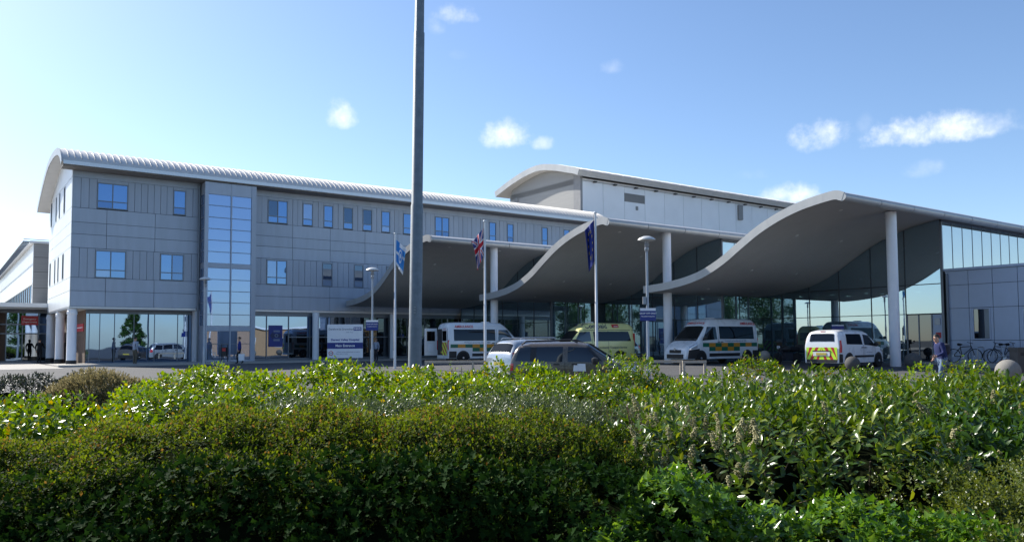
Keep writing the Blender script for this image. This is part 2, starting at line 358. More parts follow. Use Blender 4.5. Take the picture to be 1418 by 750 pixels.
def window(root, mat, s0, s1, z0, z1, t, n=1, split=.3, mats=('win',), axis='s'):
    """framed window on a wall: frame > panes (a tall light over a low one in each column)"""
    mb = MB(); fw = .06
    def bx(a0, a1, b0, b1, c0, c1, m=mb):
        if axis == 's': m.box(a0, a1, b0, b1, c0, c1)
        else: m.box(b0, b1, a0, a1, c0, c1)
    a, b = t-.05, t+.06
    bx(s0, s1, a, b, z0, z0+fw); bx(s0, s1, a, b, z1-fw, z1)
    w = (s1-s0)/n
    for i in range(n+1):
        x = s0 + i*w; x0 = x if i == 0 else x-fw/2 if i < n else x-fw
        bx(x0, x0+fw, a+.003, b, z0+fw, z1-fw)
    zs = z0 + (z1-z0)*split
    if split: bx(s0+fw, s1-fw, a+.006, b-.01, zs-fw/2, zs+fw/2)
    fr = mb.build('window', mat, root)
    for i in range(n):
        m = mats[i % len(mats)]
        for (c0, c1) in ([(z0+fw, zs-fw/2), (zs+fw/2, z1-fw)] if split else [(z0+fw, z1-fw)]):
            mm = 'win' if (split and c1 < zs+.01 and m == 'win_open') else m
            if mm == 'win': mm = random.choice(['win', 'win', 'win_deep', 'win_blind' if c1 < zs+.01 or random.random() < .3 else 'win'])
            x0, x1 = s0+i*w+fw*.6, s0+(i+1)*w-fw*.6
            if axis == 's': pbox('pane', fr, mm, x0, x1, t-.01, t+.012, c0, c1)
            else: pbox('pane', fr, mm, t-.01, t+.012, x0, x1, c0, c1)
    return fr
# ---------------------------------------------------------------- ward wing with barrel roof
def ward_wing():
    root = thing('hospital_wing', 'long three storey grey clad hospital wing with curved ribbed metal roof', 'building', L2W(0, 0), ANG)
    OUT = [(-1.4,12.55),(-1.25,12.85),(-.6,13.3),(.3,13.65),(1.5,13.87),(3.5,14.0),(5.5,13.93),(7.2,13.68),(9.8,12.95),(13,11.75)]
    SL = 44.0
    roof, ic = arch_roof(root, OUT, .42, -.75, SL-.3, .36, (-1.3, 7), ('roofmetal', 'fascia'))
    MB().box(-.70, SL-.3, -1.46, -1.30, 12.40, 12.62).build('gutter', 'alu', root)
    MB().box(-.68, SL-.3, -1.29, .02, 12.34, 12.42).build('eave_soffit', 'eave_soffit', root)
    # core behind the cladding
    core = MB().box(.0, SL, .05, 12.2, 3.78, 12.33)
    core.box(1.15, SL, 1.0, 12.0, BZ-.1, 3.78)
    prof = [p for p in ic if 0.1 < p[0] < 12.1]
    pts = [(.05, 12.34)] + [(p[0], p[1]-.02) for p in prof] + [(12.2, 11.9)]
    n = len(pts); core.add([(s, t, z) for s in (0.02, .3) for t, z in pts], [tuple(range(n)), tuple(range(2*n-1, n-1, -1))] + [(i, (i+1) % n, n+(i+1) % n, n+i) for i in range(n)])
    wall = core.build('wall', 'joint', root)
    sof = MB().box(-.03, SL, -.03, 12.2, 3.70, 3.775).build('undercroft_soffit', 'soffit', root)
    G = .012
    # front face
    plain = [(3.86,4.83),(4.83,5.66),(7.52,8.37),(8.37,9.12),(9.12,10.02)]
    left = [0, 1.94, 4.8, 7.6]; right = [11.0, 14.08, 16.96] + [16.96+2.82*i for i in range(1, 10)] + [SL]
    for z0, z1 in plain:
        for E in (left, right):
            for a, b in zip(E[:-1], E[1:]): pbox('cladding_panel', wall, 'clad', a+G, b-G, -.03, .045, z0+G, z1-G)
    for E in (left, right): pbox('edge_trim', wall, 'alu', E[0], E[-1], -.05, .04, 3.76, 3.85)
    for E in (left, right): pbox('eave_trim', wall, 'clad', E[0], E[-1], -.04, .045, 11.93, 12.33)
    UW = [(1.36,3.15,2,('win',)),(5.9,6.7,1,('win',)),(12.25,13.7,2,('win_open','win')),(14.82,15.6,1,('win',)),(16.43,17.18,1,('win',)),(18.0,18.78,1,('win_open',)),(19.58,20.37,1,('win_open',)),
          (21.16,21.92,1,('win',)),(23.06,23.85,1,('win',)),(25.96,27.32,2,('win',)),(31.28,32.0,1,('win',)),(33.16,33.85,1,('win',)),(36.97,37.65,1,('win',)),(39.5,40.2,1,('win',))]
    LW = [(1.33,3.1,2,('win',)),(5.15,6.62,2,('win',)),(12.2,13.68,2,('win',)),(16.35,17.15,1,('win_open',)),(18.88,19.66,1,('win_open',)),(21.6,22.4,1,('win_open',)),(25.4,26.2,1,('win_open',))]
    for W, (z0, z1), wz in ((UW, (10.02, 11.93), (10.08, 11.72)), (LW, (5.66, 7.52), (5.68, 7.42))):
        for s0, s1, n, m in W: window(root, 'frame', s0, s1, *wz, -.005, n, .29, m)
        for lo, hi in ((0, 7.6), (11.0, SL)):
            cuts = [(a, b) for a, b, *_ in W if lo < a < hi]; x = lo
            for a, b in cuts + [(hi, hi)]:
                k = max(1, round((a-x)/.42)); w = (a-x)/k
                if a-x > .05:
                    for i in range(k): pbox('ribbed_panel', wall, 'clad_rib', x+i*w+.01, x+(i+1)*w-.01, -.03 if i % 2 else -.015, .045, z0+.012, z1-.012)
                x = b
            for a, b in cuts: 
                if z1-wz[1] > .06: pbox('lintel_panel', wall, 'clad_rib', a+.005, b-.005, -.025, .045, wz[1]+.006, z1-.012)
    # gable face
    te = [0, 2.5, 5.0, 7.45, 9.9, 12.2]
    gw = [(3.3, 3.9, 'win_open'), (6.0, 6.4, 'clereglass'), (7.9, 8.3, 'clereglass'), (10.7, 11.3, 'win_open')]
    for z0, z1 in plain:
        for a, b in zip(te[:-1], te[1:]): pbox('gable_panel', wall, 'clad_white', -.04, -.002, a+G-(.035 if a == 0 else 0), b-G, z0+G, z1-G)
    pbox('gable_trim', wall, 'alu', -.06, -.002, -.05, 12.2, 3.76, 3.85)
    for (z0, z1) in ((10.02, 11.93), (5.66, 7.52)):
        x = -.035
        for a, b, m in gw + [(12.2, 12.2, '')]:
            pbox('gable_panel', wall, 'clad_white', -.04, -.002, x, a-.004, z0+G, z1-G)
            if m:
                window(root, 'frame', a, b, z0+.1, z1-.1, -.02, 1, 0, (m,), axis='t')
                pbox('gable_panel', wall, 'clad_white', -.035, -.002, a, b, z1-.1, z1-G); pbox('gable_panel', wall, 'clad_white', -.035, -.002, a, b, z0+G, z0+.1)
            x = b+.004
    prof2 = [(-.035, 11.95)] + [(-.035, 12.6)] + [(p[0], p[1]+.0) for p in ic if 0.0 < p[0] < 12.1] + [(12.15, 11.95)]
    n = len(prof2); MB().add([(s, t, z) for s in (-.04, -.002) for t, z in prof2], [tuple(range(n)), tuple(range(2*n-1, n-1, -1))] + [(i, (i+1) % n, n+(i+1) % n, n+i) for i in range(n)]).build('gable_arch_panel', 'clad_white', wall)
    # ground floor, left shopfront, set back behind the columns
    sh = MB().box(1.0, 7.45, .80, .98, 3.45, 3.70).build('shopfront_frame', 'frame', root); pbox('shopfront_sill', sh, 'frame', 1.0, 7.45, .80, .98, BZ, BZ+.12)
    xs = [1.0, 1.2, 1.8, 2.65, 3.8, 5.05, 6.5, 7.4]
    for i, (a, b) in enumerate(zip(xs[:-1], xs[1:])):
        pbox('pane', sh, 'shopglass', a+.02, b-.02, .86, .88, BZ+.12, 3.45); pbox('mullion', sh, 'frame', b-.02, b+.02, .82, .95, BZ+.12, 3.45)
    MB().box(7.42, 7.85, .1, .9, BZ, 3.70).build('pier', 'column', root)
    MB().box(1.05, 1.148, 1.4, 11.9, BZ, 3.7).build('undercroft_wall', 'brick_dark', root)
    for t, sg in ((.28, .32), (6.2, .3), (11.9, .3)):
        c = MB().lathe([(.29, .32+BZ), (.275, .34+BZ), (.27, 3.3), (.27, 3.35), (.30, 3.37), (.30, 3.55), (.27, 3.57), (.27, 3.70)], (.16, t, 0), n=24).build('column', 'column', root, smooth=True)
        MB().lathe([(.30, BZ), (.30, BZ+.318)], (.16, t, 0), n=24).build('column_base', 'blackbase', c, smooth=True)
    # ground floor under the overhang, right of the stair tower
    gf = MB().box(11.0, 34, .10, .28, 3.42, 3.70).box(11.0, 34, .10, .28, BZ, BZ+.25).build('entrance_frame', 'frame', root)
    xs = [11.05, 12.3, 13.9, 15.5, 17.1, 18.7, 20.3, 21.9, 23.5, 25.1, 26.7, 28.3, 30, 31.5, 33]
    for i, (a, b) in enumerate(zip(xs[:-1], xs[1:])):
        m = 'shopglass' if b < 17.5 else 'darkshop'
        if i in (2, 3) or b > 18:
            pbox('pane', gf, m, a+.03, b-.03, .17, .19, 1.98, 3.42); pbox('pane', gf, 'darkshop', a+.03, b-.03, .17, .19, BZ+.25, 1.9); pbox('transom', gf, 'frame', a+.03, b-.03, .12, .26, 1.9, 1.98)
        else: pbox('pane', gf, m, a+.03, b-.03, .17, .19, BZ+.25, 3.42)
        pbox('mullion', gf, 'frame', b-.03, b+.03, .11, .27, BZ+.25, 3.42)
    for s in (15.75, 22.0): MB().lathe([(.24, BZ), (.24, 3.70)], (s, -.35, 0), n=20).build('column', 'column', root, smooth=True)
    # stair tower
    T0 = -1.2
    tw = MB().box(7.66, 11.0, T0+.1, -.04, BZ, 12.30).build('stair_tower', 'clad', root)
    fx = [7.62, 7.82, 9.36, 9.44, 10.72, 11.04]
    zr = [.42, 1.48, 2.34]; zu = [2.67, 3.43, 4.23, 5.0, 5.78, 6.56]; zt = [6.87, 7.64, 8.41, 9.18, 9.95, 10.75, 11.5]
    for a, b in ((7.62, 7.86), (9.33, 9.41), (10.72, 11.04)): pbox('tower_post', tw, 'clad', a, b, T0-.05, T0+.099, BZ, 12.3)
    for a, b in ((7.863, 9.327), (9.413, 10.717)):
        for z0, z1 in ((11.5, 12.3), (6.56, 6.87), (2.34, 2.67), (BZ, .42)): pbox('spandrel', tw, 'clad', a, b, T0-.02, T0+.099, z0, z1)
        for Z in (zr, zu, zt):
            for z0, z1 in zip(Z[:-1], Z[1:]):
                pbox('pane', tw, 'towerglass', a, b, T0+.03, T0+.05, z0+.02, z1-.02)
                pbox('rail', tw, 'frame', a, b, T0+.0, T0+.09, z1-.02, z1+.02)
    for Z in (zu, zt):
        for z0, z1 in zip(Z[:-1], Z[1:]): pbox('pane', tw, 'towerglass', 7.625, 7.65, T0+.25, -.25, z0+.03, z1-.03)
    MB().tube([(7.52, -.25, BZ), (7.52, -.25, 12.3)], .06).build('downpipe', 'frame', root)
ward_wing()
p = thing('wayfinding_poster', 'blue poster with left arrow in hospital wing ground floor window', 'poster', L2W(12.45, .14, 0), ANG)
MB().box(0, 1.0, -.012, 0, 1.25, 2.78).build('sheet', 'sign_blue', p)
pa = MB().add([(.08, -.016, 2.05), (.34, -.016, 2.35), (.34, -.016, 2.2), (.9, -.016, 2.2), (.9, -.016, 1.9), (.34, -.016, 1.9), (.34, -.016, 1.75)], [(0, 1, 2, 3, 4, 5, 6)]); pa.build('arrow', 'print_dark', p, fixn=False)
MB().lathe([(.13, 0), (.13, .004)], (.56, -.022, 2.05), 'y', 20).lathe([(.08, 0), (.08, .002)], (.56, -.026, 2.05), 'y', 20, mi=1).build('emblem', ['print_grey', 'print_dark'], p)
MB().box(.35, .8, -.016, -.013, 2.30, 2.42).box(.35, .8, -.016, -.013, 1.66, 1.8).build('printed_band', 'print_grey', p)
# ---------------------------------------------------------------- tall hall behind
def hall():
    root = thing('auditorium_hall', 'tall hall behind the canopies with white panel wall and arched roof', 'building', L2W(44, 2.8), ANG)
    OUT = [(-.95,18.05),(-.4,18.3),(1,18.7),(2.8,19.2),(5.2,19.62),(7.6,19.5),(10.4,18.95),(13.4,18.1)]
    roof, ic = arch_roof(root, OUT, .6, -.9, 46, 1.4, (-.9, 5), ('roofmetal', 'fascia'))
    core = MB().box(.02, 45, .06, 11.8, BZ, 17.55)
    pts = [(.06, 17.0)] + [(p[0], p[1]-.02) for p in ic if .1 < p[0] < 11.7] + [(11.8, 17.0)]
    n = len(pts); core.add([(s, t, z) for s in (.02, .3) for t, z in pts], [tuple(range(n)), tuple(range(2*n-1, n-1, -1))] + [(i, (i+1) % n, n+(i+1) % n, n+i) for i in range(n)])
    wall = core.build('wall', 'hallgrey', root)
    MB().box(-.02, .25, -.03, 1.0, 8, 17.9).build('corner_pier', 'hallpier', root)
    x = .26; 
    for i in range(15):
        b = 2.98*(i+1) - .1*i*.5
        if i == 2:
            pbox('wall_panel', wall, 'hallwhite', x+.02, b-.02, 0, .055, 8, 15.76); pbox('wall_panel', wall, 'hallwhite', x+.02, b-.02, 0, .055, 16.64, 17.5)
            lv = MB().box(x+.02, b-.02, .01, .05, 15.77, 16.63).build('vent', 'louvre', root)
            for k in range(7): pbox('louvre_slat', lv, 'louvre', x+.05, b-.05, -.04, .008, 15.8+k*.12, 15.86+k*.12)
        else: pbox('wall_panel', wall, 'hallwhite', x+.02, b-.02, 0, .055, 8, 17.5)
        pbox('wall_light', root, 'plastic_black', x+1.3, x+1.65, -.35, -.06, 17.18, 17.3)
        x = b
    MB().tube([(.3, -.08, 17.28), (44, -.08, 17.28)], .045).build('conduit', 'alu', root)
    MB().box(23.8, 24.5, -.25, -.005, 15.4, 17.1).build('duct', 'louvre', root)
    MB().box(7.5, 7.8, -.06, .015, 15, 15.4).build('hatch', 'louvre', root)
    MB().box(-.06, .015, 10.3, 10.9, 16.5, 17.1).build('vent_cowl', 'louvre', root)
hall()
# ---------------------------------------------------------------- wave canopies and glazed fronts
PROF = smooth_curve([(0,8.06),(.4,8.2),(1.1,8.15),(2.3,7.95),(3.5,7.6),(4.75,7.07),(6,6.35),(7,5.75),(8.2,5.22),(9.2,4.95),(10.1,4.8),(11.2,4.68),(12.6,4.6)], 4)
TH = .36
def inner(prof, th):
    n = len(prof); out = []
    for i, p in enumerate(prof):
        d = prof[min(i+1, n-1)] - prof[max(i-1, 0)]; d /= np.linalg.norm(d); out.append(p + np.array([d[1], -d[0]])*th)
    return out
SOF = inner(PROF, TH); SOF[0] = np.array([.12, 7.74])
def soffit_z(t): return interp([(p[0], p[1]) for p in SOF], t)
CORN = [(18.23, -12.9), (22.64, -24.3), (26.32, -35.79)]
CLAB = ['farthest wave canopy joining the grey wing, behind the union flag pole', 'middle wave canopy, behind the dark blue flag', 'nearest wave canopy, its crest above the white compact van']
GLAB = ['dark glazed entrance wall under the farthest wave canopy', 'glazed entrance wall under the middle wave canopy, behind the yellow minibus', 'glazed wall with door under the nearest wave canopy, beside the grey annex']
def canopy(i):
    cs, ct = CORN[i]; LEN = (26, 33, 36)[i]
    root = thing('wave_canopy', CLAB[i], 'canopy', L2W(cs, ct), ANG, 'wave canopies over the entrance')
    n = len(PROF); vs = [(x, p[0], p[1]) for x in (0, LEN) for p in PROF + SOF]; m = 2*n
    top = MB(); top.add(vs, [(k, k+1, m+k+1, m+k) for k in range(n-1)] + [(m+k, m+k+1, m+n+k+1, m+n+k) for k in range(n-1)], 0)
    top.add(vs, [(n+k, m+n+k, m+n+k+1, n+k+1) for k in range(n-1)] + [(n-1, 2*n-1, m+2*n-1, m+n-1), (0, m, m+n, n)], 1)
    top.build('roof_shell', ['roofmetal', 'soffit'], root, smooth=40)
    # S-shaped front fascia in lengths with joints
    f_o = [p + (p-q)/TH*.03 for p, q in zip(PROF, SOF)]; f_i = [q - (p-q)/TH*.02 for p, q in zip(PROF, SOF)]
    cuts = [0, 8, 18, 26, 34, n-1]
    for a, b in zip(cuts[:-1], cuts[1:]):
        mb = MB(); idx = list(range(a, b+1)); k = len(idx); po = [f_o[j].copy() for j in idx]; pi = [f_i[j].copy() for j in idx]
        for arr in (po, pi): arr[-1] = arr[-1] + (arr[-2]-arr[-1])*.02
        vs = [(x, p[0], p[1]) for x in (-.10, -.003) for p in po + pi]; m2 = 2*k; fs = []
        for j in range(k-1): fs += [(j, j+1, m2+j+1, m2+j), (k+j, m2+k+j, m2+k+j+1, k+j+1), (j, k+j, k+j+1, j+1), (m2+j, m2+j+1, m2+k+j+1, m2+k+j)]
        fs += [(0, m2, m2+k, k), (k-1, 2*k-1, m2+2*k-1, m2+k-1)]
        mb.add(vs, fs).build('fascia', 'fascia', root, smooth=40)
    # round-nosed trim along the high straight edge
    tr = MB(); pr = [(.16 - .34*math.cos(a)*.75, 7.9 + .2*math.sin(a)) for a in [R_(x) for x in range(-90, 91, 15)]]; k = len(pr)
    vs = [(x, y, z) for x in (0.01, 2.97) for y, z in pr]
    tr.add(vs, [(j, j+1, k+j+1, k+j) for j in range(k-1)] + [tuple(range(k)), tuple(range(2*k-1, k-1, -1)), (0, k, 2*k-1, k-1)])
    t0 = tr.build('edge_trim', 'fascia', root, smooth=40); t0.location.x = -.1
    for q in range(1, int(LEN/3)):
        o = t0.copy(); COL.objects.link(o); o.parent = root; o.location.x = 3*q-.1
    # column under the high edge
    MB().lathe([(.25, BZ-.1), (.25, 7.78)], (5.2, .75, 0), n=28).build('column', 'column', root, smooth=True)
    # recessed soffit lights
    first = None
    for x in (2.2, 6.2):
        for y in (1.6, 4.4, 7.2, 10.2):
            z = soffit_z(y)
            if first is None:
                first = MB().lathe([(.09, -.02), (.10, 0), (.10, .03)], n=12).build('downlight', 'lamp_top', root); o = first
            else: o = first.copy(); COL.objects.link(o); o.parent = root
            dz = (soffit_z(y+.1)-soffit_z(y-.1))/.2
            o.location = (x+(y % 1.5)*.4, y, z); o.rotation_euler = (math.atan(dz), 0, 0)
def glazed_front(i):
    cs, ct = CORN[i]
    root = thing('glazed_wall', GLAB[i], 'glass wall', L2W(cs, ct), ANG, 'glazed fronts under the canopies')
    A = np.array([10.0, .7]); wd = np.array([0., 1.]); nrm = np.array([wd[1], -wd[0]])   # nrm points into the building
    LEN = 11.85; NC = 6; cw = LEN/NC
    def P(d, off, z): q = A + wd*d + nrm*off; return (q[0], q[1], z)
    def wallpiece(name, mat, ds, zlo, ztop, th, parent, off=0.):
        mb = MB(); n = len(ds); zt = [ztop if not callable(ztop) else ztop(P(d, 0, 0)[1]) for d in ds]
        vs = [P(d, o, zlo) for o in (off, off+th) for d in ds] + [P(d, o, z) for o in (off, off+th) for d, z in zip(ds, zt)]
        fs = []
        for k in range(n-1): fs += [(k, k+1, 2*n+k+1, 2*n+k), (n+k, 3*n+k, 3*n+k+1, n+k+1), (k, n+k, n+k+1, k+1), (2*n+k, 2*n+k+1, 3*n+k+1, 3*n+k)]
        fs += [(0, 2*n, 3*n, n), (n-1, 2*n-1, 4*n-1, 3*n-1)]
        return mb.add(vs, fs).build(name, mat, parent)
    top = lambda t: soffit_z(t) - .03
    zr = [BZ, 2.85, 4.42]
    for j in range(NC):
        d0, d1 = j*cw+.02, (j+1)*cw-.02; ds = list(np.linspace(d0, d1, 4))
        for r in range(3):
            if r == 2: wallpiece('pane', 'wallglass', ds, 4.44, top, .02, root)
            elif i == 2 and j == 0 and r == 0:
                dr = wallpiece('door', 'darkshop', [d0+.55, d1], BZ, 2.8, .03, root)
                for q in (d0+.55, (d0+.55+d1)/2, d1-.06): wallpiece('door_frame', 'frame', [q, q+.06], BZ, 2.8, .07, dr, -.03)
                sp = wallpiece('service_panel', 'annex', [d0, d0+.52], BZ, 2.8, .1, root, -.03)
                wallpiece('control_box', 'lamp_grey', [d0+.12, d0+.40], 2.25, 2.6, .05, sp, -.085); wallpiece('notice', 'sign_red', [d0+.1, d0+.38], 1.55, 1.85, .006, sp, -.04)
            else: wallpiece('pane', 'wallglass', [d0, d1], zr[r]+.02, zr[r+1]-.02, .02, root)
    for j in range(NC+1):
        d = min(max(j*cw, .02), LEN-.02); wallpiece('mullion', 'joint', [d-.02, d+.02], BZ, top, .16, root, -.03)
    for z in (2.85, 4.43): wallpiece('transom', 'joint', [0, LEN], z-.018, z+.018, .08, root, -.012)
    wallpiece('sill', 'frame', [0, LEN], BZ-.1, BZ+.02, .2, root, -.06)
    # clerestory along the high edge
    z0 = 5.15 if i == 2 else 4.75
    for k in range(14):
        x = 10.1 + k*1.15
        pbox('clerestory_pane', root, 'clereglass', x+.02, x+1.13, .70, .72, z0, 7.70); pbox('clerestory_mullion', root, 'frame', x-.02, x+.02, .685, .745, z0, 7.70)
    MB().box(10.05, 26.3, .66, .76, z0-.08, z0-.003).box(10.05, 26.3, .66, .76, 7.703, 7.78).build('clerestory_rail', 'frame', root)
    MB().box(9.95, 10.05, .62, .76, BZ, 7.70).build('corner_post', 'frame', root)
    if i < 2:   # low glazing running back to the next front
        for k in range(3):
            x = 10.08 + k*1.21
            pbox('link_pane', root, 'wallglass', x+.03, x+1.18, .70, .72, BZ, 4.60); pbox('link_mullion', root, 'frame', x-.02, x+.02, .64, .76, BZ, 4.60)
    # rooms behind the glass
    MB().add([P(0.2, 5.5, BZ), P(LEN, 5.5, BZ), P(LEN, 5.5, 4.5), P(.2, 5.5, 7.6)], [(0, 1, 2, 3)]).build('back_wall', 'interior_light_wall', root)
    MB().add([P(0.25, .4, 4.25), P(LEN, .4, 4.25), P(LEN, 5.45, 4.25), P(.25, 5.45, 4.25)], [(0, 1, 2, 3)]).build('room_ceiling', 'interior', root)
    MB().box(10.6, 16, .85, .95, BZ, 7.6).build('side_wall', 'interior', root)
    for d in (3.0, 5.2, 7.4, 9.6):
        for o in (1.6, 3.4): 
            mb = MB().lathe([(.11, 0), (.11, .03)], P(d, o, 4.215), n=12); mb.build('ceiling_lamp', 'ceiling_lamp', root)
    for d, w, h in ((6.8, .9, 1.9), (8.6, 1.2, 1.1), (10.4, .8, 2.1)):
        wallpiece('desk_screen', 'interior', [d, d+w], BZ, BZ+h, .5, root, 2.2)
for i in range(3): canopy(i); glazed_front(i)
# ---------------------------------------------------------------- grey annex on the right
def annex():
    cs, ct = CORN[2]; A = L2W(cs+9.9, ct+.5, 0); dw = -V
    root = thing('grey_annex', 'low blue grey panelled annex with bicycles along its wall', 'building', A, math.atan2(dw[1], dw[0]))
    LEN = 13.8
    core = MB().box(0, LEN, .05, 12, BZ-.1, 5.02).build('wall', 'joint', root)
    zs = [BZ, 1.42, 3.08, 4.28, 5.02]; n = 12; w = LEN/n
    wins = (1, 3, 5, 7, 9)
    for r in range(4):
        for k in range(n):
            if r == 1 and k in wins: continue
            pbox('wall_panel', core, 'annex', k*w+.012, (k+1)*w-.012, 0, .045, zs[r]+.012, zs[r+1]-.012)
    for k in wins:
        pbox('wall_panel', core, 'annex', k*w+.012, k*w+.14, 0, .045, 1.432, 3.068); pbox('wall_panel', core, 'annex', (k+1)*w-.14, (k+1)*w-.012, 0, .045, 1.432, 3.068)
        fr = window(root, 'annex', k*w+.145, (k+1)*w-.145, 1.45, 3.06, .02, 1, 0, ('shopglass' if k != 1 else 'darkshop',))
        if k == 1: pbox('curtain', fr, 'interior_light_wall', k*w+.72, (k+1)*w-.2, -.012, .006, 1.53, 2.98)
    MB().box(-.02, LEN+.05, -.06, 12.05, 5.03, 5.16).build('coping', 'annex', root)
    MB().tube([(.12, -.08, BZ), (.12, -.08, 4.9)], .07).build('downpipe', 'frame', root)
    return root, A, dw
ANX, ANX_A, ANX_D = annex()
def anx(x, y, z): n = np.array([-ANX_D[1], ANX_D[0]]); p = np.array(ANX_A[:2]) + x*np.array(ANX_D) + y*n; return (p[0], p[1], z)
# ---------------------------------------------------------------- two storey block at far left with its entrance
def left_block():
    s0, t0 = -.49, 18.85
    root = thing('rear_wing', 'pale two storey wing at far left with fins on its roof edge', 'building', L2W(s0, t0), ANG)
    core = MB().box(.04, 9, .04, 46, BZ-.1, 9.7).build('wall', 'joint', root)
    for r, (z0, z1) in enumerate(((.2, 1.6), (1.6, 3.2), (3.2, 4.7), (4.7, 6.1), (6.1, 7.4), (7.4, 8.6), (8.6, 9.7))):
        pbox('wall_panel', core, 'hallpier' if 0 else 'hallgrey', 0.02, 2.2, 0, .035, z0+.015, z1-.015); pbox('wall_panel', core, 'hallgrey', 2.23, 9, 0, .035, z0+.015, z1-.015)
    for z0, z1 in ((.2, 2.4), (2.4, 4.85), (6.4, 8.0), (8.0, 9.7)):
        for k in range(11): pbox('wall_panel', core, 'clad_white', -.01, .035, k*4.2, k*4.2+4.17, z0+.012, z1-.012)
    t = .6
    while t < 44:
        pbox('wall_panel', core, 'clad_white', -.01, .035, t-.6 if t < 1 else t-.5, t, 4.862, 6.388)
        window(root, 'frame', t+.01, t+1.5, 4.87, 6.38, .01, 1, 0, ('win_open',), axis='t'); t += 2.01
    MB().box(-.25, 9, -.1, 46, 9.71, 9.9).build('roof_edge', 'clad_white', root)
    f0 = MB().box(-.75, -.26, -.06, .06, 9.76, 9.86).build('roof_fin', 'frame', root)
    for k in range(1, 40):
        o = f0.copy(); COL.objects.link(o); o.parent = root; o.location.y = k*1.1
    MB().tube([(-.72, -.1, 9.8), (-.72, 45, 9.8)], .05).tube([(-.72, -.1, 10.0), (1.6, -.1, 10.0)], .03).build('roof_rail', 'frame', root)
    # entrance pavilion
    e = thing('side_entrance', 'glazed side entrance with white flat canopy and red sign at far left', 'entrance', L2W(-12, 14.6), ANG)
    MB().box(0, 12.8, .3, 4.0, BZ-.1, 4.1).build('wall', 'brick_dark', e)
    MB().box(-6, 12.2, -2.6, 4.1, 4.25, 4.55).build('canopy_slab', 'clad_white', e)
    MB().box(-5.5, 12.0, -2.3, 3.9, 4.12, 4.247).build('canopy_soffit', 'soffit', e)
    MB().box(8.2, 9.0, -.6, .28, BZ, 4.12).build('pier', 'hallgrey', e)
    gl = MB().box(0, 12.6, .18, .28, 3.9, 4.1).box(0, 12.6, .18, .28, BZ, BZ+.1).build('door_frame', 'frame', e)
    x = .2
    while x < 12.3:
        if not 7.9 < x+.5 < 9.2:
            for z0, z1 in ((BZ+.1, 2.3), (2.4, 3.0), (3.1, 3.9)): pbox('pane', gl, 'darkshop' if (z0 < 1 and int(x) % 3) else 'shopglass', x+.04, x+1.0, .22, .24, z0, z1)
        pbox('mullion', gl, 'frame', x-.04, x+.04, .16, .28, BZ+.1, 3.9); pbox('transom', gl, 'frame', x+.04, x+1.0, .17, .275, 2.3, 2.4); pbox('transom', gl, 'frame', x+.04, x+1.0, .17, .275, 3.0, 3.1); x += 1.04
    sg = MB().box(10.5, 11.6, .06, .14, 3.0, 3.7).build('sign_board', 'sign_red', e)
    text('sign_text', 'Emergency', .19, 'print_white', sg, lambda x, y: (11.05+x, .055, 3.46+y)); text('sign_text', 'Department', .19, 'print_white', sg, lambda x, y: (11.05+x, .055, 3.23+y))
left_block()
rb = thing('red_banner', 'red sign band on the brick wall behind the wing columns', 'sign', L2W(1.04, 2.0), ANG)
MB().box(-.03, 0, 0, 6, 2.35, 2.85).build('board', 'sign_red', rb); MB().box(-.036, -.031, .3, 5.6, 2.57, 2.63).build('stripe', 'print_white', rb)
# brick block out to the right, seen mirrored in the ground floor windows
def brick_block():
    root = thing('brick_building', 'tan brick building beyond the right edge, mirrored in the hospital windows', 'building', (38, 16, gz(16)), R_(52))
    MB().box(-9, 9, 0, 9, 0, 3.9).build('wall', 'brick_tan', root)
    MB().box(-9.3, 9.3, -.3, 9.3, 3.9, 4.15).build('roof', 'clad_white', root)
    for x in (-7, -3.5, 0, 3.5, 7): window(root, 'white_paint', x-.6, x+.6, 1.2, 2.6, 0, 2, .4, ('win',))
    for x in (-6, -2, 2, 6): window(root, 'white_paint', x-.55, x+.55, 1.2, 2.6, 9.0, 2, .4, ('win',))
brick_block()
an = thing('roof_antenna', 'thin antenna mast standing on the nearest canopy roof', 'antenna', (*at(1328, 290, 62)[:2], 7.9))
MB().tube([(0, 0, 0), (0, 0, 2.7)], [.04, .02], 6).build('mast', 'lamp_grey', an); MB().box(-.15, .15, -.15, .15, 0, .05).build('foot', 'lamp_grey', an)
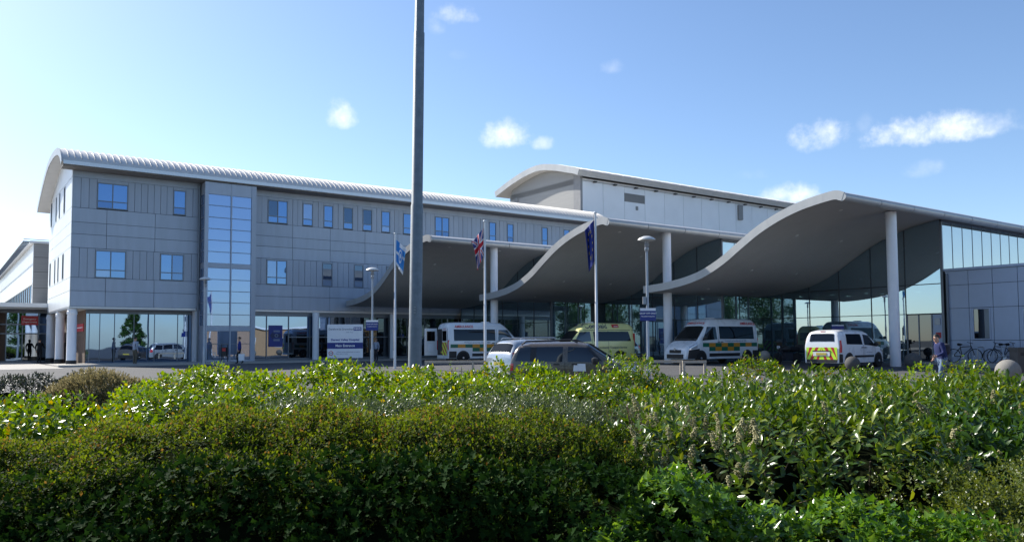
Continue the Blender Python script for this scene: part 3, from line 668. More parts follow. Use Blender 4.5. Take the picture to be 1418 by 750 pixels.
# ================================================================ VEHICLES
class Car:
    """body as a loft over stations; windows and prints are patches that follow its skin"""
    def __init__(s, L, W, prof, zm, tum, n=4.5, z0=.28, nose=.9, tuck=.2, rearround=.05):
        s.L, s.W, s.prof, s.zm, s.tum, s.n, s.z0, s.nose, s.tuck, s.rr = L, W, prof, zm, tum, n, z0, nose, tuck, rearround
        s.H = max(p[1] for p in prof)
    def top(s, x): return interp(s.prof, x)
    def hw(s, x):
        w = s.W; a = s.L/2 - s.nose
        if x > a: w *= 1 - s.tuck*((x-a)/s.nose)**2.6
        b = -s.L/2 + .25
        if x < b: w *= 1 - s.rr*((b-x)/.25)**2
        return w
    def zb(s, x): return min(s.zm, s.top(x)*.72)
    def side(s, x, z):
        zt, zm = s.top(x), s.zb(x); w = s.hw(x)
        if z <= zm: return w*(1 - .05*((zm-z)/zm)**2)
        f = min(.9999, (z-zm)/max(.01, zt-zm)); return w*(1 - s.tum*max(0, (z-s.zm))/(s.H-s.zm))*(1-f**s.n)**(1/s.n)
    def ztop(s, x, y):
        lo, hi = s.zb(x), s.top(x)
        for _ in range(30):
            m = (lo+hi)/2
            if s.side(x, m) > abs(y): lo = m
            else: hi = m
        return lo
    def body(s, mat, root, low=None):
        xs = sorted(set([round(x, 3) for x in list(np.linspace(-s.L/2, s.L/2, 60)) + [p[0] for p in s.prof] + [-s.L/2+.02, -s.L/2+.06, s.L/2-.02, s.L/2-.06]]))
        th = [R_(a) for a in (8, 16, 25, 35, 45, 55, 65, 74, 82, 90)]; rings = []
        for x in xs:
            zm, zt = s.zb(x), s.top(x); r = [(s.side(x, z), z) for z in (s.z0, s.z0+.12, .6*zm+.4*s.z0, zm)]
            for a in th:
                f = math.sin(a)**(2/s.n); z = zm+(zt-zm)*f; y = s.hw(x)*(1 - s.tum*max(0, z-s.zm)/(s.H-s.zm))*max(0, math.cos(a))**(2/s.n); r.append((y, z))
            rings.append([(x, -y, z) for y, z in r] + [(x, y, z) for y, z in reversed(r[:-1])])
        mb = MB(); m = len(rings[0]); vs = [p for r in rings for p in r]; fs, mi = [], []
        for i in range(len(rings)-1):
            for k in range(m): fs.append((i*m+k, i*m+(k+1) % m, (i+1)*m+(k+1) % m, (i+1)*m+k))
        fs += [tuple(range(m)), tuple(range((len(rings)-1)*m, len(rings)*m))]
        mb.add(vs, fs); return mb.build('body', mat, root, smooth=35)
    def patch(s, name, mat, root, quad, sgn, off=.008, nx=8, nz=6, mi=None, mb=None, idx=0):
        """quad: (x,z) corners lower-rear, lower-front, upper-front, upper-rear; sgn +1 left side, -1 right side"""
        own = mb is None; mb = mb or MB(); q = [np.array(p, float) for p in quad]; vs = []
        for j in range(nz+1):
            for i in range(nx+1):
                a, b = i/nx, j/nz; p = (q[0]*(1-a)+q[1]*a)*(1-b) + (q[3]*(1-a)+q[2]*a)*b; vs.append((p[0], sgn*(s.side(p[0], p[1])+off), p[1]))
        fq = [(j*(nx+1)+i, j*(nx+1)+i+1, (j+1)*(nx+1)+i+1, (j+1)*(nx+1)+i) for j in range(nz) for i in range(nx)]
        mb.add(vs, fq if sgn < 0 else [q_[::-1] for q_ in fq], idx)
        return mb.build(name, mat, root, smooth=True, fixn=False) if own else None
    def topatch(s, name, mat, root, x0, x1, y0, y1, off=.012, nx=8, ny=10):
        """patch on the sloping top skin between stations x0 and x1, half widths y0, y1"""
        mb = MB(); vs = []
        for i in range(nx+1):
            x = x0+(x1-x0)*i/nx; yw = y0+(y1-y0)*i/nx; e = .03; sl = (s.top(x+e)-s.top(x-e))/(2*e); nn = math.hypot(1, sl)
            for j in range(ny+1):
                y = yw*(2*j/ny-1); z = s.ztop(x, y); vs.append((x - sl/nn*off*(1 if True else 0), y, z + off/nn))
        mb.add(vs, [(i*(ny+1)+j, (i+1)*(ny+1)+j, (i+1)*(ny+1)+j+1, i*(ny+1)+j+1) for i in range(nx) for j in range(ny)])
        return mb.build(name, mat, root, smooth=True, fixn=False)
    def wheels(s, root, xr, xf, r=.33, w=.2):
        for x in (xr, xf):
            for sg in (1, -1):
                yo = s.side(x, .5)
                # dark half-disc laid on the skin in place of the shaded wheel well
                a = MB(); pts = [(x+(r+.10)*math.cos(t), r+(r+.10)*math.sin(t)) for t in np.linspace(0, math.pi, 17)]
                pts = [(x+r+.10, s.z0-.02)] + pts + [(x-r-.10, s.z0-.02)]
                vs = [(px, sg*(s.side(px, pz)+.006), pz) for px, pz in pts] + [(x, sg*(yo+.006), r)]
                a.add(vs, [(i, i+1, len(vs)-1) for i in range(len(vs)-2)]).build('wheel_arch', 'plastic_black', root, fixn=False)
                y = sg*(yo-.10)
                ty = MB().lathe([(r*.62, -w/2), (r*.95, -w/2), (r, -w/2+.03), (r, w/2-.03), (r*.95, w/2), (r*.62, w/2)], (0, 0, 0), 'y', 28).build('wheel', 'tyre', root, smooth=True, loc=(x, y+sg*.03, r))
                rim = MB().lathe([(r*.64, -.02), (r*.64, .02)], (0, sg*(w/2-.03), 0), 'y', 24)
                rim.lathe([(r*.2, 0), (r*.16, .03*sg)], (0, sg*(w/2-.008), 0), 'y', 12, mi=0)
                rm = rim.build('rim', 'rim', ty)
                for k in range(5):
                    t = 2*math.pi*k/5+.3
                    pbox('rim_slot', ty, 'plastic_black', r*.42*math.cos(t)-.035, r*.42*math.cos(t)+.035, sg*(w/2-.012)-.006, sg*(w/2-.012)+.006, r*.42*math.sin(t)-.035, r*.42*math.sin(t)+.035)
    def mirror(s, root, x, z, mat='plastic_black'):
        for sg in (1, -1):
            y = s.side(x, z); MB().lathe([(.02, -.10), (.09, -.07), (.11, 0), (.10, .07), (.03, .11)], (0, 0, 0), n=12).build('mirror', mat, root, smooth=True, loc=(x, sg*(y+.14), z))
    def handle(s, root, pts, mat='plastic_black'):
        for sg in (1, -1):
            for x, z in pts: y = s.side(x, z); pbox('door_handle', root, mat, x-.09, x+.09, sg*(y+.012)-.014, sg*(y+.012)+.014, z-.02, z+.02)
    def plates(s, root):
        x = -s.L/2; pbox('number_plate', root, 'plate_yellow', x-.035, x-.02, -.26, .26, .62, .74); pbox('number_plate', root, 'plate_white', s.L/2+.004, s.L/2+.02, -.26, .26, .42, .54)
    def seams(s, root, xs, z0, z1):
        for sg in (1, -1):
            for x in xs: s.patch('door_seam', 'plastic_black', root, [(x-.008, z0), (x+.008, z0), (x+.008, z1), (x-.008, z1)], sg, .004, 1, 10)
    def label(s, root, body, size, mat, x, z, sg, off=.012, bold=0.):
        # reading direction runs rearwards on the right side, forwards... mirrored so that it reads from outside
        return text('lettering', body, size, mat, root, lambda a, b: (x - sg*a, sg*(s.side(x - sg*a, z+b)+off), z+b), 'CENTER', bold)
def put(name, label, cat, px, Y, heading, group=None, py=500):
    p = at(px, py, Y); return thing(name, label, cat, (p[0], p[1], gz(p[1])), heading, group)
def side_text_z(): pass
VAN = [(-2.8,2.30),(-2.74,2.42),(-2.6,2.49),(-2.3,2.52),(.55,2.52),(.85,2.48),(1.05,2.38),(1.32,2.14),(2.02,1.33),(2.12,1.26),(2.5,1.08),(2.68,.93),(2.77,.75),(2.8,.5)]
def ambulance(label, px, Y, heading, door_open, lp=None):
    c = Car(5.6, 1.0, VAN, 1.15, .13, 6, .30, 1.0, .17, .04)
    r = put('ambulance', label, 'ambulance', px, Y, heading, 'patient transport ambulances')
    c.body('van_white', r)
    # glazing
    ws = c.topatch('windscreen', 'carglass', r, 1.36, 1.98, .78, .86, .012)
    c.topatch('wiper_cowl', 'plastic_black', r, 1.99, 2.08, .86, .84, .014, 2)
    for sg in (1, -1):
        c.patch('side_window', 'privacy', r, [(-2.45,1.38), (.35,1.38), (.35,2.08), (-2.45,2.08)], sg)
        c.patch('door_window', 'carglass', r, [(.55,1.36), (1.72,1.30), (1.22,2.05), (.60,2.05)], sg)
        mb = MB(); n = 9; x0, x1 = -2.7, 1.7; w = (x1-x0)/n
        for i in range(n):
            for j, (z0, z1) in enumerate(((.72, .95), (.95, 1.17))):
                a, b = x0+i*w, x0+(i+1)*w
                if j == 0 and (abs((a+b)/2+1.85) < .62 or (a+b)/2 > 1.25): continue
                c.patch('', None, None, [(a,z0),(b,z0),(b,z1),(a,z1)], sg, .006, 4, 2, mb=mb, idx=(i+j+1) % 2)
        mb.build('livery_squares', ['amb_green', 'amb_amber'], r, smooth=True, fixn=False)
        c.patch('sill_strip', 'plastic_black', r, [(-1.25,.42),(1.2,.42),(1.2,.60),(-1.25,.60)], sg)
        c.patch('bumper_corner', 'plastic_black', r, [(1.95,.32),(2.72,.32),(2.66,.78),(1.95,.86)], sg, .01)
        c.patch('rear_bumper_corner', 'plastic_black', r, [(-2.78,.32),(-2.3,.32),(-2.3,.74),(-2.78,.74)], sg, .01)
        c.label(r, 'AMBULANCE', .21, 'print_red', -2.05 if not door_open else -1.75, 2.245, sg, .02, .004)
        c.label(r, 'Working in partnership with the NHS', .115, 'print_grey', -.9, 1.27, sg, .012, .002)
    c.wheels(r, -1.85, 1.83, .34); c.mirror(r, 1.62, 1.42); c.handle(r, [(.45, 1.22), (.2, 1.22)]); c.seams(r, (.45,), .45, 2.1); c.plates(r)
    # front end
    pbox('grille', r, 'plastic_black', 2.775, 2.815, -.42, .42, .62, .80); MB().lathe([(.075, 0), (.075, .02)], (2.818, 0, .83), 'x', 14).build('badge', 'rim', r)
    MB().box(2.74, 2.83, -.62, .62, .33, .56).build('front_bumper', 'plastic_black', r)
    for sg in (1, -1):
        c.patch('headlamp', 'lamp_clear', r, [(2.12,.88),(2.66,.80),(2.58,.99),(2.1,1.17)], sg, .012)
    # lettering over the windscreen follows the fairing; vent on the roof
    def fair(a, b): x = 1.19 - b*.72; y = a; return (x+.008, y, c.ztop(x, y)+.012)
    text('lettering', 'AMBULANCE', .23, 'print_red', r, lambda a, b: fair(a, b), 'CENTER', .004)
    MB().lathe([(.30, 2.49), (.30, 2.545), (.22, 2.585)], (.1, 0, 0), n=20).build('roof_vent', 'van_white', r, smooth=True)
    x = -2.8
    for sg in (1, -1): MB().box(x-.03, x+.05, sg*.90-.05, sg*.90+.05, .82, 1.42).build('tail_lamp', 'lamp_red', r)
    def chevron(parent, y0, y1, z0, z1, xx, slant, k=6):
        mb = MB(); h = (z1-z0); p = .2; y = y0 - h*abs(slant); i = 0
        # diagonal bands clipped to the panel
        def clip(poly, f):
            out = []
            for a, b in zip(poly, poly[1:]+poly[:1]):
                fa, fb = f(a), f(b)
                if fa >= 0: out.append(a)
                if fa*fb < 0: t = fa/(fa-fb); out.append((a[0]+(b[0]-a[0])*t, a[1]+(b[1]-a[1])*t))
            return out
        while y < y1 + h*abs(slant):
            s0, s1 = (h*slant, 0) if slant < 0 else (0, h*slant)
            poly = [(y-(0 if slant > 0 else -h*abs(slant)), z0), (y+p-(0 if slant > 0 else -h*abs(slant)), z0), (y+p+h*slant-(0 if slant > 0 else -h*abs(slant)), z1), (y+h*slant-(0 if slant > 0 else -h*abs(slant)), z1)]
            for f in (lambda q: q[0]-y0, lambda q: y1-q[0]):
                if len(poly) > 2: poly = clip(poly, f)
            if len(poly) > 2: mb.add([(xx, a, b) for a, b in poly], [tuple(range(len(poly)))], i % 2)
            y += p; i += 1
        return mb.build('chevron_panel', ['hi_yellow', 'hi_red'], parent, fixn=False)
    if door_open:
        pbox('rear_opening', r, 'plastic_black', x-.012, x+.03, -.80, .82, .5, 2.12)
        dr = MB().box(x-.05, x-.014, -.80, -.02, .48, 2.16).build('rear_door', 'van_white', r)   # offside door shut
        pbox('door_glass', dr, 'privacy', x-.06, x-.052, -.72, -.08, 1.38, 2.0); chevron(dr, -.79, -.03, .5, 1.30, x-.056, 1)
        text('lettering', 'LANCE', .16, 'print_red', dr, lambda a, b: (x-.056, -.40-a, 2.09+b))
        od = MB().box(x-.86, x-.04, .86, .92, .48, 2.16).build('rear_door', 'van_white', r)   # nearside door folded wide open
        od.location = (0, 0, 0)
        tag(od, 'open rear door of the ambulance'); pbox('door_glass', od, 'privacy', x-.72, x-.18, .85, .93, 1.38, 1.98); pbox('door_pocket', od, 'sign_white', x-.62, x-.28, .845, .935, .75, 1.2)
    else:
        for a, b in ((-.80, -.01), (.01, .80)):
            dr = MB().box(x-.04, x-.01, a, b, .48, 2.16).build('rear_door', 'van_white', r); pbox('door_glass', dr, 'privacy', x-.05, x-.041, a+.08, b-.08, 1.38, 2.0); chevron(dr, a, b, .5, 1.3, x-.046, 1 if a < 0 else -1)
    return r
HU = math.atan2(U[1], U[0])
A1 = ambulance('white ambulance with its rear door open, parked under the farthest canopy', 670, 50.5, HU-.15, True)
A2 = ambulance('white ambulance parked nose to camera beside the middle canopy column', 985, 45, math.pi+R_(33), False)
def yellow_bus():
    prof = [(-2.45,1.95),(-2.41,2.2),(-2.28,2.30),(-2.1,2.35),(.35,2.38),(.5,2.35),(1.12,1.98),(1.15,1.95),(1.80,1.20),(1.9,1.13),(2.3,.98),(2.4,.85),(2.45,.5)]
    c = Car(4.9, .95, prof, 1.12, .16, 6, .28, .9, .15, .05)
    r = put('minibus', 'pale yellow high roofed minibus parked behind the dark estate car', 'minibus', 818, 47, math.pi+R_(22))
    c.body('van_yellow', r)
    c.topatch('windscreen', 'carglass', r, 1.18, 1.76, .74, .82)
    for sg in (1, -1):
        c.patch('side_window', 'privacy', r, [(-2.2,1.30),(.25,1.30),(.28,1.86),(-2.05,1.86)], sg); c.patch('door_window', 'carglass', r, [(.42,1.30),(1.55,1.22),(1.12,1.84),(.48,1.86)], sg)
        c.patch('roof_seam', 'plastic_black', r, [(-2.38,1.925),(1.1,1.925),(1.1,1.955),(-2.38,1.955)], sg, .01, 12, 1)
        c.label(r, 'Compaid', .40, 'print_dark', .05, 2.17, sg, .02, .008); c.label(r, 'Community Transport Service', .155, 'print_dark', -.95, .93, sg, .012, .003)
        c.patch('logo', 'print_red', r, [(-1.45,2.09),(-1.0,2.09),(-1.0,2.28),(-1.45,2.28)], sg, .016); c.patch('logo_mark', 'print_white', r, [(-1.40,2.14),(-1.12,2.14),(-1.12,2.18),(-1.40,2.18)], sg, .022)
        c.patch('headlamp', 'lamp_clear', r, [(1.95,.78),(2.38,.74),(2.32,.90),(1.92,1.02)], sg, .012)
    for sg in (1, -1): MB().box(-2.49, -2.38, sg*.84-.05, sg*.84+.05, 1.05, 1.75).build('tail_lamp', 'lamp_red', r)
    def fair(a, b): x = .82 - b*.8; return (x+.008, a, c.ztop(x, a)+.014)
    text('lettering', 'compaid', .20, 'print_grey', r, lambda a, b: fair(a+.2, b)); MB().add([fair(a_, b_) for a_, b_ in ((-.72, -.1), (-.36, -.1), (-.36, .12), (-.72, .12))], [(0, 1, 2, 3)]).build('logo', 'print_red', r, fixn=False)
    pbox('rear_window', r, 'privacy', -2.465, -2.455, -.6, .6, 1.3, 1.85); c.wheels(r, -1.45, 1.55, .33); c.mirror(r, 1.5, 1.28); c.handle(r, [(.36, 1.1)]); c.seams(r, (.36, -.7), .4, 1.9); c.plates(r)
    MB().box(2.40, 2.5, -.7, .7, .32, .58).build('front_bumper', 'plastic_black', r); MB().box(-2.5, -2.4, -.8, .8, .35, .55).build('rear_bumper', 'plastic_black', r)
    MB().box(-.1, .25, -.2, .2, 2.37, 2.43).build('roof_vent', 'van_white', r)
    return r
yellow_bus()
def silver_mpv():
    prof = [(-2.2,.95),(-2.16,1.08),(-1.92,1.46),(-1.75,1.55),(-1.2,1.61),(.2,1.60),(.5,1.54),(1.35,1.05),(1.5,1.0),(2.05,.85),(2.16,.72),(2.2,.5)]
    c = Car(4.4, .88, prof, .90, .2, 4.5, .24, .9, .2, .08)
    r = put('parked_car', 'silver people carrier seen from behind, half hidden by the dark estate car', 'car', 751, 32, HU+.03)
    c.body('car_silver', r); c.topatch('rear_window', 'privacy', r, -2.13, -1.93, .66, .60); c.topatch('windscreen', 'carglass', r, .56, 1.3, .60, .72)
    for sg in (1, -1):
        c.patch('side_window', 'privacy', r, [(-1.85,1.02),(-1.0,1.0),(-1.0,1.44),(-1.6,1.43)], sg); c.patch('side_window', 'privacy', r, [(-.95,1.0),(.0,.98),(.0,1.46),(-.95,1.45)], sg); c.patch('door_window', 'carglass', r, [(.06,.98),(1.05,.97),(.5,1.42),(.06,1.46)], sg)
        c.patch('tail_lamp', 'lamp_red', r, [(-2.19,.78),(-1.98,.80),(-1.93,1.1),(-2.1,1.1)], sg, .012); c.patch('headlamp', 'lamp_clear', r, [(1.7,.70),(2.12,.64),(2.08,.78),(1.7,.88)], sg, .012)
        MB().tube([(-1.6, sg*.62, 1.6), (-1.5, sg*.62, 1.66), (.1, sg*.62, 1.66), (.2, sg*.62, 1.6)], .02, 8).build('roof_rail', 'alu', r)
    MB().box(-2.26, -2.1, -.78, .78, .3, .55).build('rear_bumper', 'car_silver', r); pbox('tailgate_trim', r, 'rim', -2.225, -2.19, -.35, .35, .78, .82)
    c.wheels(r, -1.4, 1.3, .32); c.mirror(r, .85, 1.0, 'car_silver'); c.handle(r, [(-.7, .9), (.3, .9)]); c.seams(r, (-1, .02, .95), .35, .98); c.plates(r)
silver_mpv()
def dark_estate():
    prof = [(-2.11,.98),(-2.08,1.15),(-1.96,1.45),(-1.85,1.56),(-1.5,1.64),(.05,1.655),(.4,1.60),(1.18,1.10),(1.3,1.05),(1.85,.95),(2.02,.84),(2.11,.55)]
    c = Car(4.22, .88, prof, .92, .17, 4.5, .26, .9, .2, .07)
    r = put('parked_car', 'dark grey brown compact estate car with roof rails, nearest vehicle to the hedge', 'car', 799, 26.6, -R_(13))
    c.body('car_brown', r); c.topatch('rear_window', 'privacy', r, -2.07, -1.93, .62, .58); c.topatch('windscreen', 'carglass', r, .44, 1.16, .62, .74)
    for sg in (1, -1):
        c.patch('side_window', 'carglass', r, [(-1.92,1.03),(-1.42,1.02),(-1.42,1.47),(-1.78,1.46)], sg); c.patch('side_window', 'carglass', r, [(-1.22,1.02),(-.35,1.0),(-.35,1.49),(-1.22,1.48)], sg); c.patch('door_window', 'carglass', r, [(-.18,1.0),(.85,.99),(.42,1.45),(-.18,1.49)], sg)
        c.patch('pillar_trim', 'plastic_black', r, [(-1.42,1.02),(-1.22,1.02),(-1.22,1.48),(-1.42,1.47)], sg, .006); c.patch('pillar_trim', 'plastic_black', r, [(.55,1.06),(.95,1.02),(.52,1.46),(.43,1.47)], sg, .006)
        c.patch('tail_lamp', 'lamp_red', r, [(-2.10,.70),(-2.0,.72),(-1.98,.95),(-2.08,.95)], sg, .012); c.patch('headlamp', 'lamp_clear', r, [(1.55,.78),(2.02,.70),(1.98,.84),(1.55,.92)], sg, .012)
        MB().tube([(-1.75, sg*.63, 1.55), (-1.6, sg*.63, 1.67), (-.1, sg*.63, 1.71), (.12, sg*.63, 1.62)], .025, 8).build('roof_rail', 'plastic_black', r)
    c.wheels(r, -1.3, 1.28, .33); c.mirror(r, .72, 1.04); c.handle(r, [(-.55, .92), (.05, .92)]); c.seams(r, (-.27, .9, -1.25), .35, 1.0); c.plates(r)
    MB().box(2.05, 2.15, -.6, .6, .3, .5).build('front_bumper', 'plastic_black', r); MB().box(-2.16, -2.05, -.78, .78, .3, .58).build('rear_bumper', 'plastic_black', r)
    # seats seen through the glass outline are behind dark glazing; sheet of paper on the door glass
    c.patch('door_sign', 'sign_white', r, [(.0,.70),(.42,.70),(.40,.94),(.03,.94)], -1, .012)
dark_estate()
def white_estate_van():
    prof = [(-2.19,1.0),(-2.165,1.25),(-2.10,1.60),(-2.0,1.74),(-1.7,1.80),(-.6,1.82),(.35,1.78),(.62,1.70),(1.30,1.14),(1.42,1.08),(1.9,.95),(2.08,.84),(2.19,.5)]
    c = Car(4.38, .9, prof, 1.0, .13, 5.5, .26, .9, .2, .05)
    r = put('parked_van', 'white compact van with yellow and red rear chevrons beside the nearest canopy column', 'van', 1172, 38.5, HU+.05)
    c.body('van_white', r); c.topatch('rear_window', 'privacy', r, -2.163, -2.09, .62, .58, .014); c.topatch('windscreen', 'carglass', r, .68, 1.26, .64, .74)
    for sg in (1, -1):
        c.patch('side_window', 'privacy', r, [(-1.55,1.12),(-.10,1.10),(-.18,1.60),(-1.5,1.60)], sg); c.patch('door_window', 'carglass', r, [(.05,1.08),(1.05,1.04),(.62,1.54),(.05,1.58)], sg)
        c.patch('tail_lamp', 'lamp_red', r, [(-2.19,.72),(-2.0,.74),(-1.98,1.32),(-2.12,1.28)], sg, .012); c.patch('headlamp', 'lamp_clear', r, [(1.6,.80),(2.1,.72),(2.05,.86),(1.6,.98)], sg, .012)
        c.patch('side_strip', 'plastic_black', r, [(-.85,.50),(.95,.50),(.95,.60),(-.85,.60)], sg); c.label(r, 'Site Supervisor', .09, 'print_grey', .5, .74, sg)
        c.patch('rear_bumper_corner', 'plastic_black', r, [(-2.18,.28),(-1.9,.28),(-1.95,.66),(-2.18,.68)], sg, .01)
    # chevrons on the tailgate: bands rising to the middle
    x = -2.20; mb = MB()
    for sg in (1, -1):
        for k in range(7):
            a, b = .16*k-.35, .16*(k+1)-.35; z0, z1 = .40, .98; sl = .55
            poly = [(a+sl*.58, z0), (b+sl*.58, z0), (b, z1), (a, z1)]
            q = [(min(.78, max(0, y)), z) for y, z in poly]
            if max(y for y, _ in q)-min(y for y, _ in q) > .02: mb.add([(x-.012, sg*y, z) for y, z in q], [(0, 1, 2, 3)], k % 2)
    mb.build('chevron_panel', ['hi_yellow', 'hi_red'], r, fixn=False)
    pbox('number_plate_recess', r, 'van_white', x-.03, x-.014, -.42, .42, .58, .78); pbox('tailgate_trim', r, 'plastic_black', x-.034, x-.014, -.45, .45, .785, .83)
    pbox('brake_lamp', r, 'lamp_red', -2.05, -2.02, -.12, .12, 1.70, 1.73); MB().box(-2.24, -2.1, -.75, .75, .28, .42).build('rear_bumper', 'plastic_black', r)
    c.wheels(r, -1.35, 1.38, .32); c.mirror(r, .92, 1.1); c.handle(r, [(-.15, .96), (.12, .96)]); c.seams(r, (-.02, 1.05), .4, 1.1)
    pbox('number_plate', r, 'plate_yellow', x-.045, x-.031, -.26, .26, .62, .73); MB().box(2.12, 2.22, -.6, .6, .3, .5).build('front_bumper', 'plastic_black', r)
white_estate_van()
# ================================================================ STREET FURNITURE
def mast():
    p = at(573.5, 505, 17.5); r = thing('lighting_mast', 'tall grey galvanised lighting mast rising out of the frame', 'mast', (p[0], p[1], -.2)); r.rotation_euler = (0, R_(.75), 0)
    MB().lathe([(.15, 0), (.146, 2.0), (.140, 2.02), (.136, 4.7), (.125, 4.72), (.118, 8.6), (.105, 8.62), (.085, 13.8)], n=28).build('pole', 'galv', r, smooth=True)
    MB().lathe([(.26, 0), (.26, .03)], n=20).build('base_plate', 'galv', r); MB().box(-.07, .07, -.175, -.15, .55, 1.15).build('access_door', 'galv', r)
    MB().lathe([(.35, 13.8), (.4, 13.9), (.4, 14.0), (.1, 14.2)], n=20).build('lamp_head', 'lamp_grey', r)
    for k in range(3): MB().box(-.02, .02, -.165, -.15, 2.3+k*.06, 2.33+k*.06).build('strap', 'lamp_grey', r)
mast()
def lamp(px, Y, top, label, sign=None):
    p = at(px, 480, Y); g = gz(Y); r = thing('street_lamp', label, 'street lamp', (p[0], p[1], g), 0, 'mushroom topped street lamps')
    h = at(px, top, Y)[2] - g
    MB().lathe([(.085, 0), (.085, .9), (.055, 1.0), (.048, h-.5)], n=16).build('post', 'lamp_grey', r, smooth=True)
    MB().lathe([(.07, h-.55), (.085, h-.52), (.085, h-.42), (.06, h-.40), (.10, h-.30), (.06, h-.26), (.09, h-.14), (.05, h-.10)], n=16).build('lantern', 'lamp_grey', r, smooth=True)
    MB().lathe([(.30, h-.14), (.34, h-.12), (.33, h-.09), (.26, h-.03), (.14, h+.02), (.02, h+.035)], n=28).build('lamp_shade', 'lamp_top', r, smooth=True)
    if sign:
        w, z0, z1, lines = sign; s = thing('lamp_sign', lines[0], 'sign', (p[0], p[1]-.07, g), R_(6))
        MB().box(-w/2, w/2, -.012, 0, z0, z1).build('board', 'sign_blue', s); MB().box(-w/2, w/2, -.016, -.0125, z1-.10, z1).build('header_strip', 'sign_white', s)
        for k, (tx, sz, zz) in enumerate(lines[1]): text('lettering', tx, sz, 'print_white', s, lambda a, b, zz=zz: (a, -.016, zz+b), bold=.002)
        MB().box(-.05, .05, -.005, .10, z1-.3, z1-.26).build('bracket', 'lamp_grey', s)
lamp(515.5, 41, 371, 'street lamp between the main hospital sign and the pale blue flag', (.62, 1.92, 2.45, ('small blue notice on the street lamp beside the main hospital sign', [('DROP OFF ONLY', .075, 2.24), ('No parking at any time', .052, 2.12)])))
lamp(897.5, 30, 328, 'tall street lamp in front of the middle canopy column', (.60, 2.32, 2.80, ('blue drop off notice on the tall street lamp by the ambulance', [('DROP OFF ONLY', .085, 2.60), ('No parking at any time', .055, 2.49)])))
lamp(283, 47, 384, 'street lamp standing in front of the glazed stair tower')
bx = thing('lamp_control_box', 'small grey box strapped to the tall street lamp above its notice', 'box', (at(897.5, 480, 30)[0]-.12, at(897.5, 480, 30)[1]-.02, gz(30)+2.95))
MB().box(-.06, .06, -.05, .05, 0, .28).build('case', 'lamp_grey', bx); MB().box(.06, .17, -.02, .02, .05, .08).build('strap', 'lamp_grey', bx)
# ---------------------------------------------------------------- flags
def cloth(name, root, w, h, nx, ny, colour, mats, shape):
    mb = MB(); vs = [shape(i/nx, j/ny) for j in range(ny+1) for i in range(nx+1)]; mb.v = vs
    for j in range(ny):
        for i in range(nx):
            mb.f.append((j*(nx+1)+i, j*(nx+1)+i+1, (j+1)*(nx+1)+i+1, (j+1)*(nx+1)+i)); mb.mi.append(colour((i+.5)/nx, (j+.5)/ny))
    o = mb.build(name, mats, root, smooth=True, fixn=False); md = o.modifiers.new('thick', 'SOLIDIFY'); md.thickness = .006; return o
def union(u, v):
    x, y = (u-.5)*2, (v-.5)*1.2
    ax, ay = abs(x), abs(y)
    if ax < .10 or ay < .10: return 1
    if ax < .17 or ay < .17: return 2
    d = abs(ay - ax*.6); 
    if d < .045: return 1
    if d < .12: return 2
    return 0
def eu(u, v):
    x, y = (u-.5)*1.5, v-.5; r = math.hypot(x, y); a = math.atan2(y, x) % (math.pi/6)
    if .29 < r < .37 and (a < .09 or a > math.pi/6-.09): return 1
    return 0
def crest(u, v):
    x, y = (u-.5)*1.5, v-.5; r = math.hypot(x, y+.02)
    if v > .80 and u > .35: return 1
    if r < .10: return 1
    if r < .2: return 0
    if r < .27: return 1
    if abs(v-.5) < .05: return 1
    if v < .1: return 1
    return 2 if u > .62 else 0
def flagpole(px, Y, top, label, flab, colour, mats, side, fw, fh, droop):
    p = at(px, 480, Y); g = gz(Y); h = at(px, top, Y)[2]-g
    r = thing('flagpole', label, 'flagpole', (p[0], p[1], g), 0, 'white flagpoles behind the hedge')
    MB().lathe([(.065, 0), (.06, h*.45), (.052, h*.45+.01), (.04, h-.08)], n=16).build('pole', 'pole_white', r, smooth=True)
    MB().lathe([(.06, h-.08), (.075, h-.06), (.075, h-.03), (.05, h)], n=14).build('finial', 'pole_white', r, smooth=True)
    MB().tube([(-.07, -.03, .9), (-.085, -.03, h*.4), (-.06, -.02, h-.1)], .008, 6).build('halyard', 'cloth_dark', r); MB().box(-.075, .075, -.02, .02, h*.45-.05, h*.45).build('joint_ring', 'plastic_black', r)
    f = thing('flag', flab, 'flag', (p[0], p[1], g+h-.35), R_(0), 'flags on the flagpoles')
    def shape(u, v):
        # u from the hoist to the fly, v from the foot to the head: a limp flag hanging in folds
        hoist = np.array([side*.055, 0, -(1-v)*fh])
        fold = math.sin(u*9+v*2.0)*.07*u + math.sin(u*21-v*3)*.02*u
        x = side*u*fw*(1-droop*.55*(1-.35*(v))) ; z = -u*fw*droop*(.9-.25*math.sin(v*3))
        return (hoist[0]+x*(.75+.25*v) , fold*2.0, hoist[2]+z)
    cloth('cloth', f, fw, fh, 54, 36, colour, mats, shape)
flagpole(547, 39.7, 322, 'flagpole with the pale blue flag beside the lighting mast', 'limp pale blue and white flag with round crest', crest, ['flag_royal', 'flag_white', 'flag_sky'], 1, .75, 1.25, .8)
flagpole(672, 36, 305, 'flagpole with the union flag in front of the farthest canopy column', 'limp red white and blue union flag', union, ['flag_blue', 'flag_red', 'flag_white'], -1, .80, 1.25, .95)
flagpole(826.5, 33.6, 293, 'flagpole with the dark blue flag in front of the middle canopy', 'limp dark blue flag with gold stars', eu, ['flag_blue', 'flag_gold'], -1, .62, 1.75, .88)
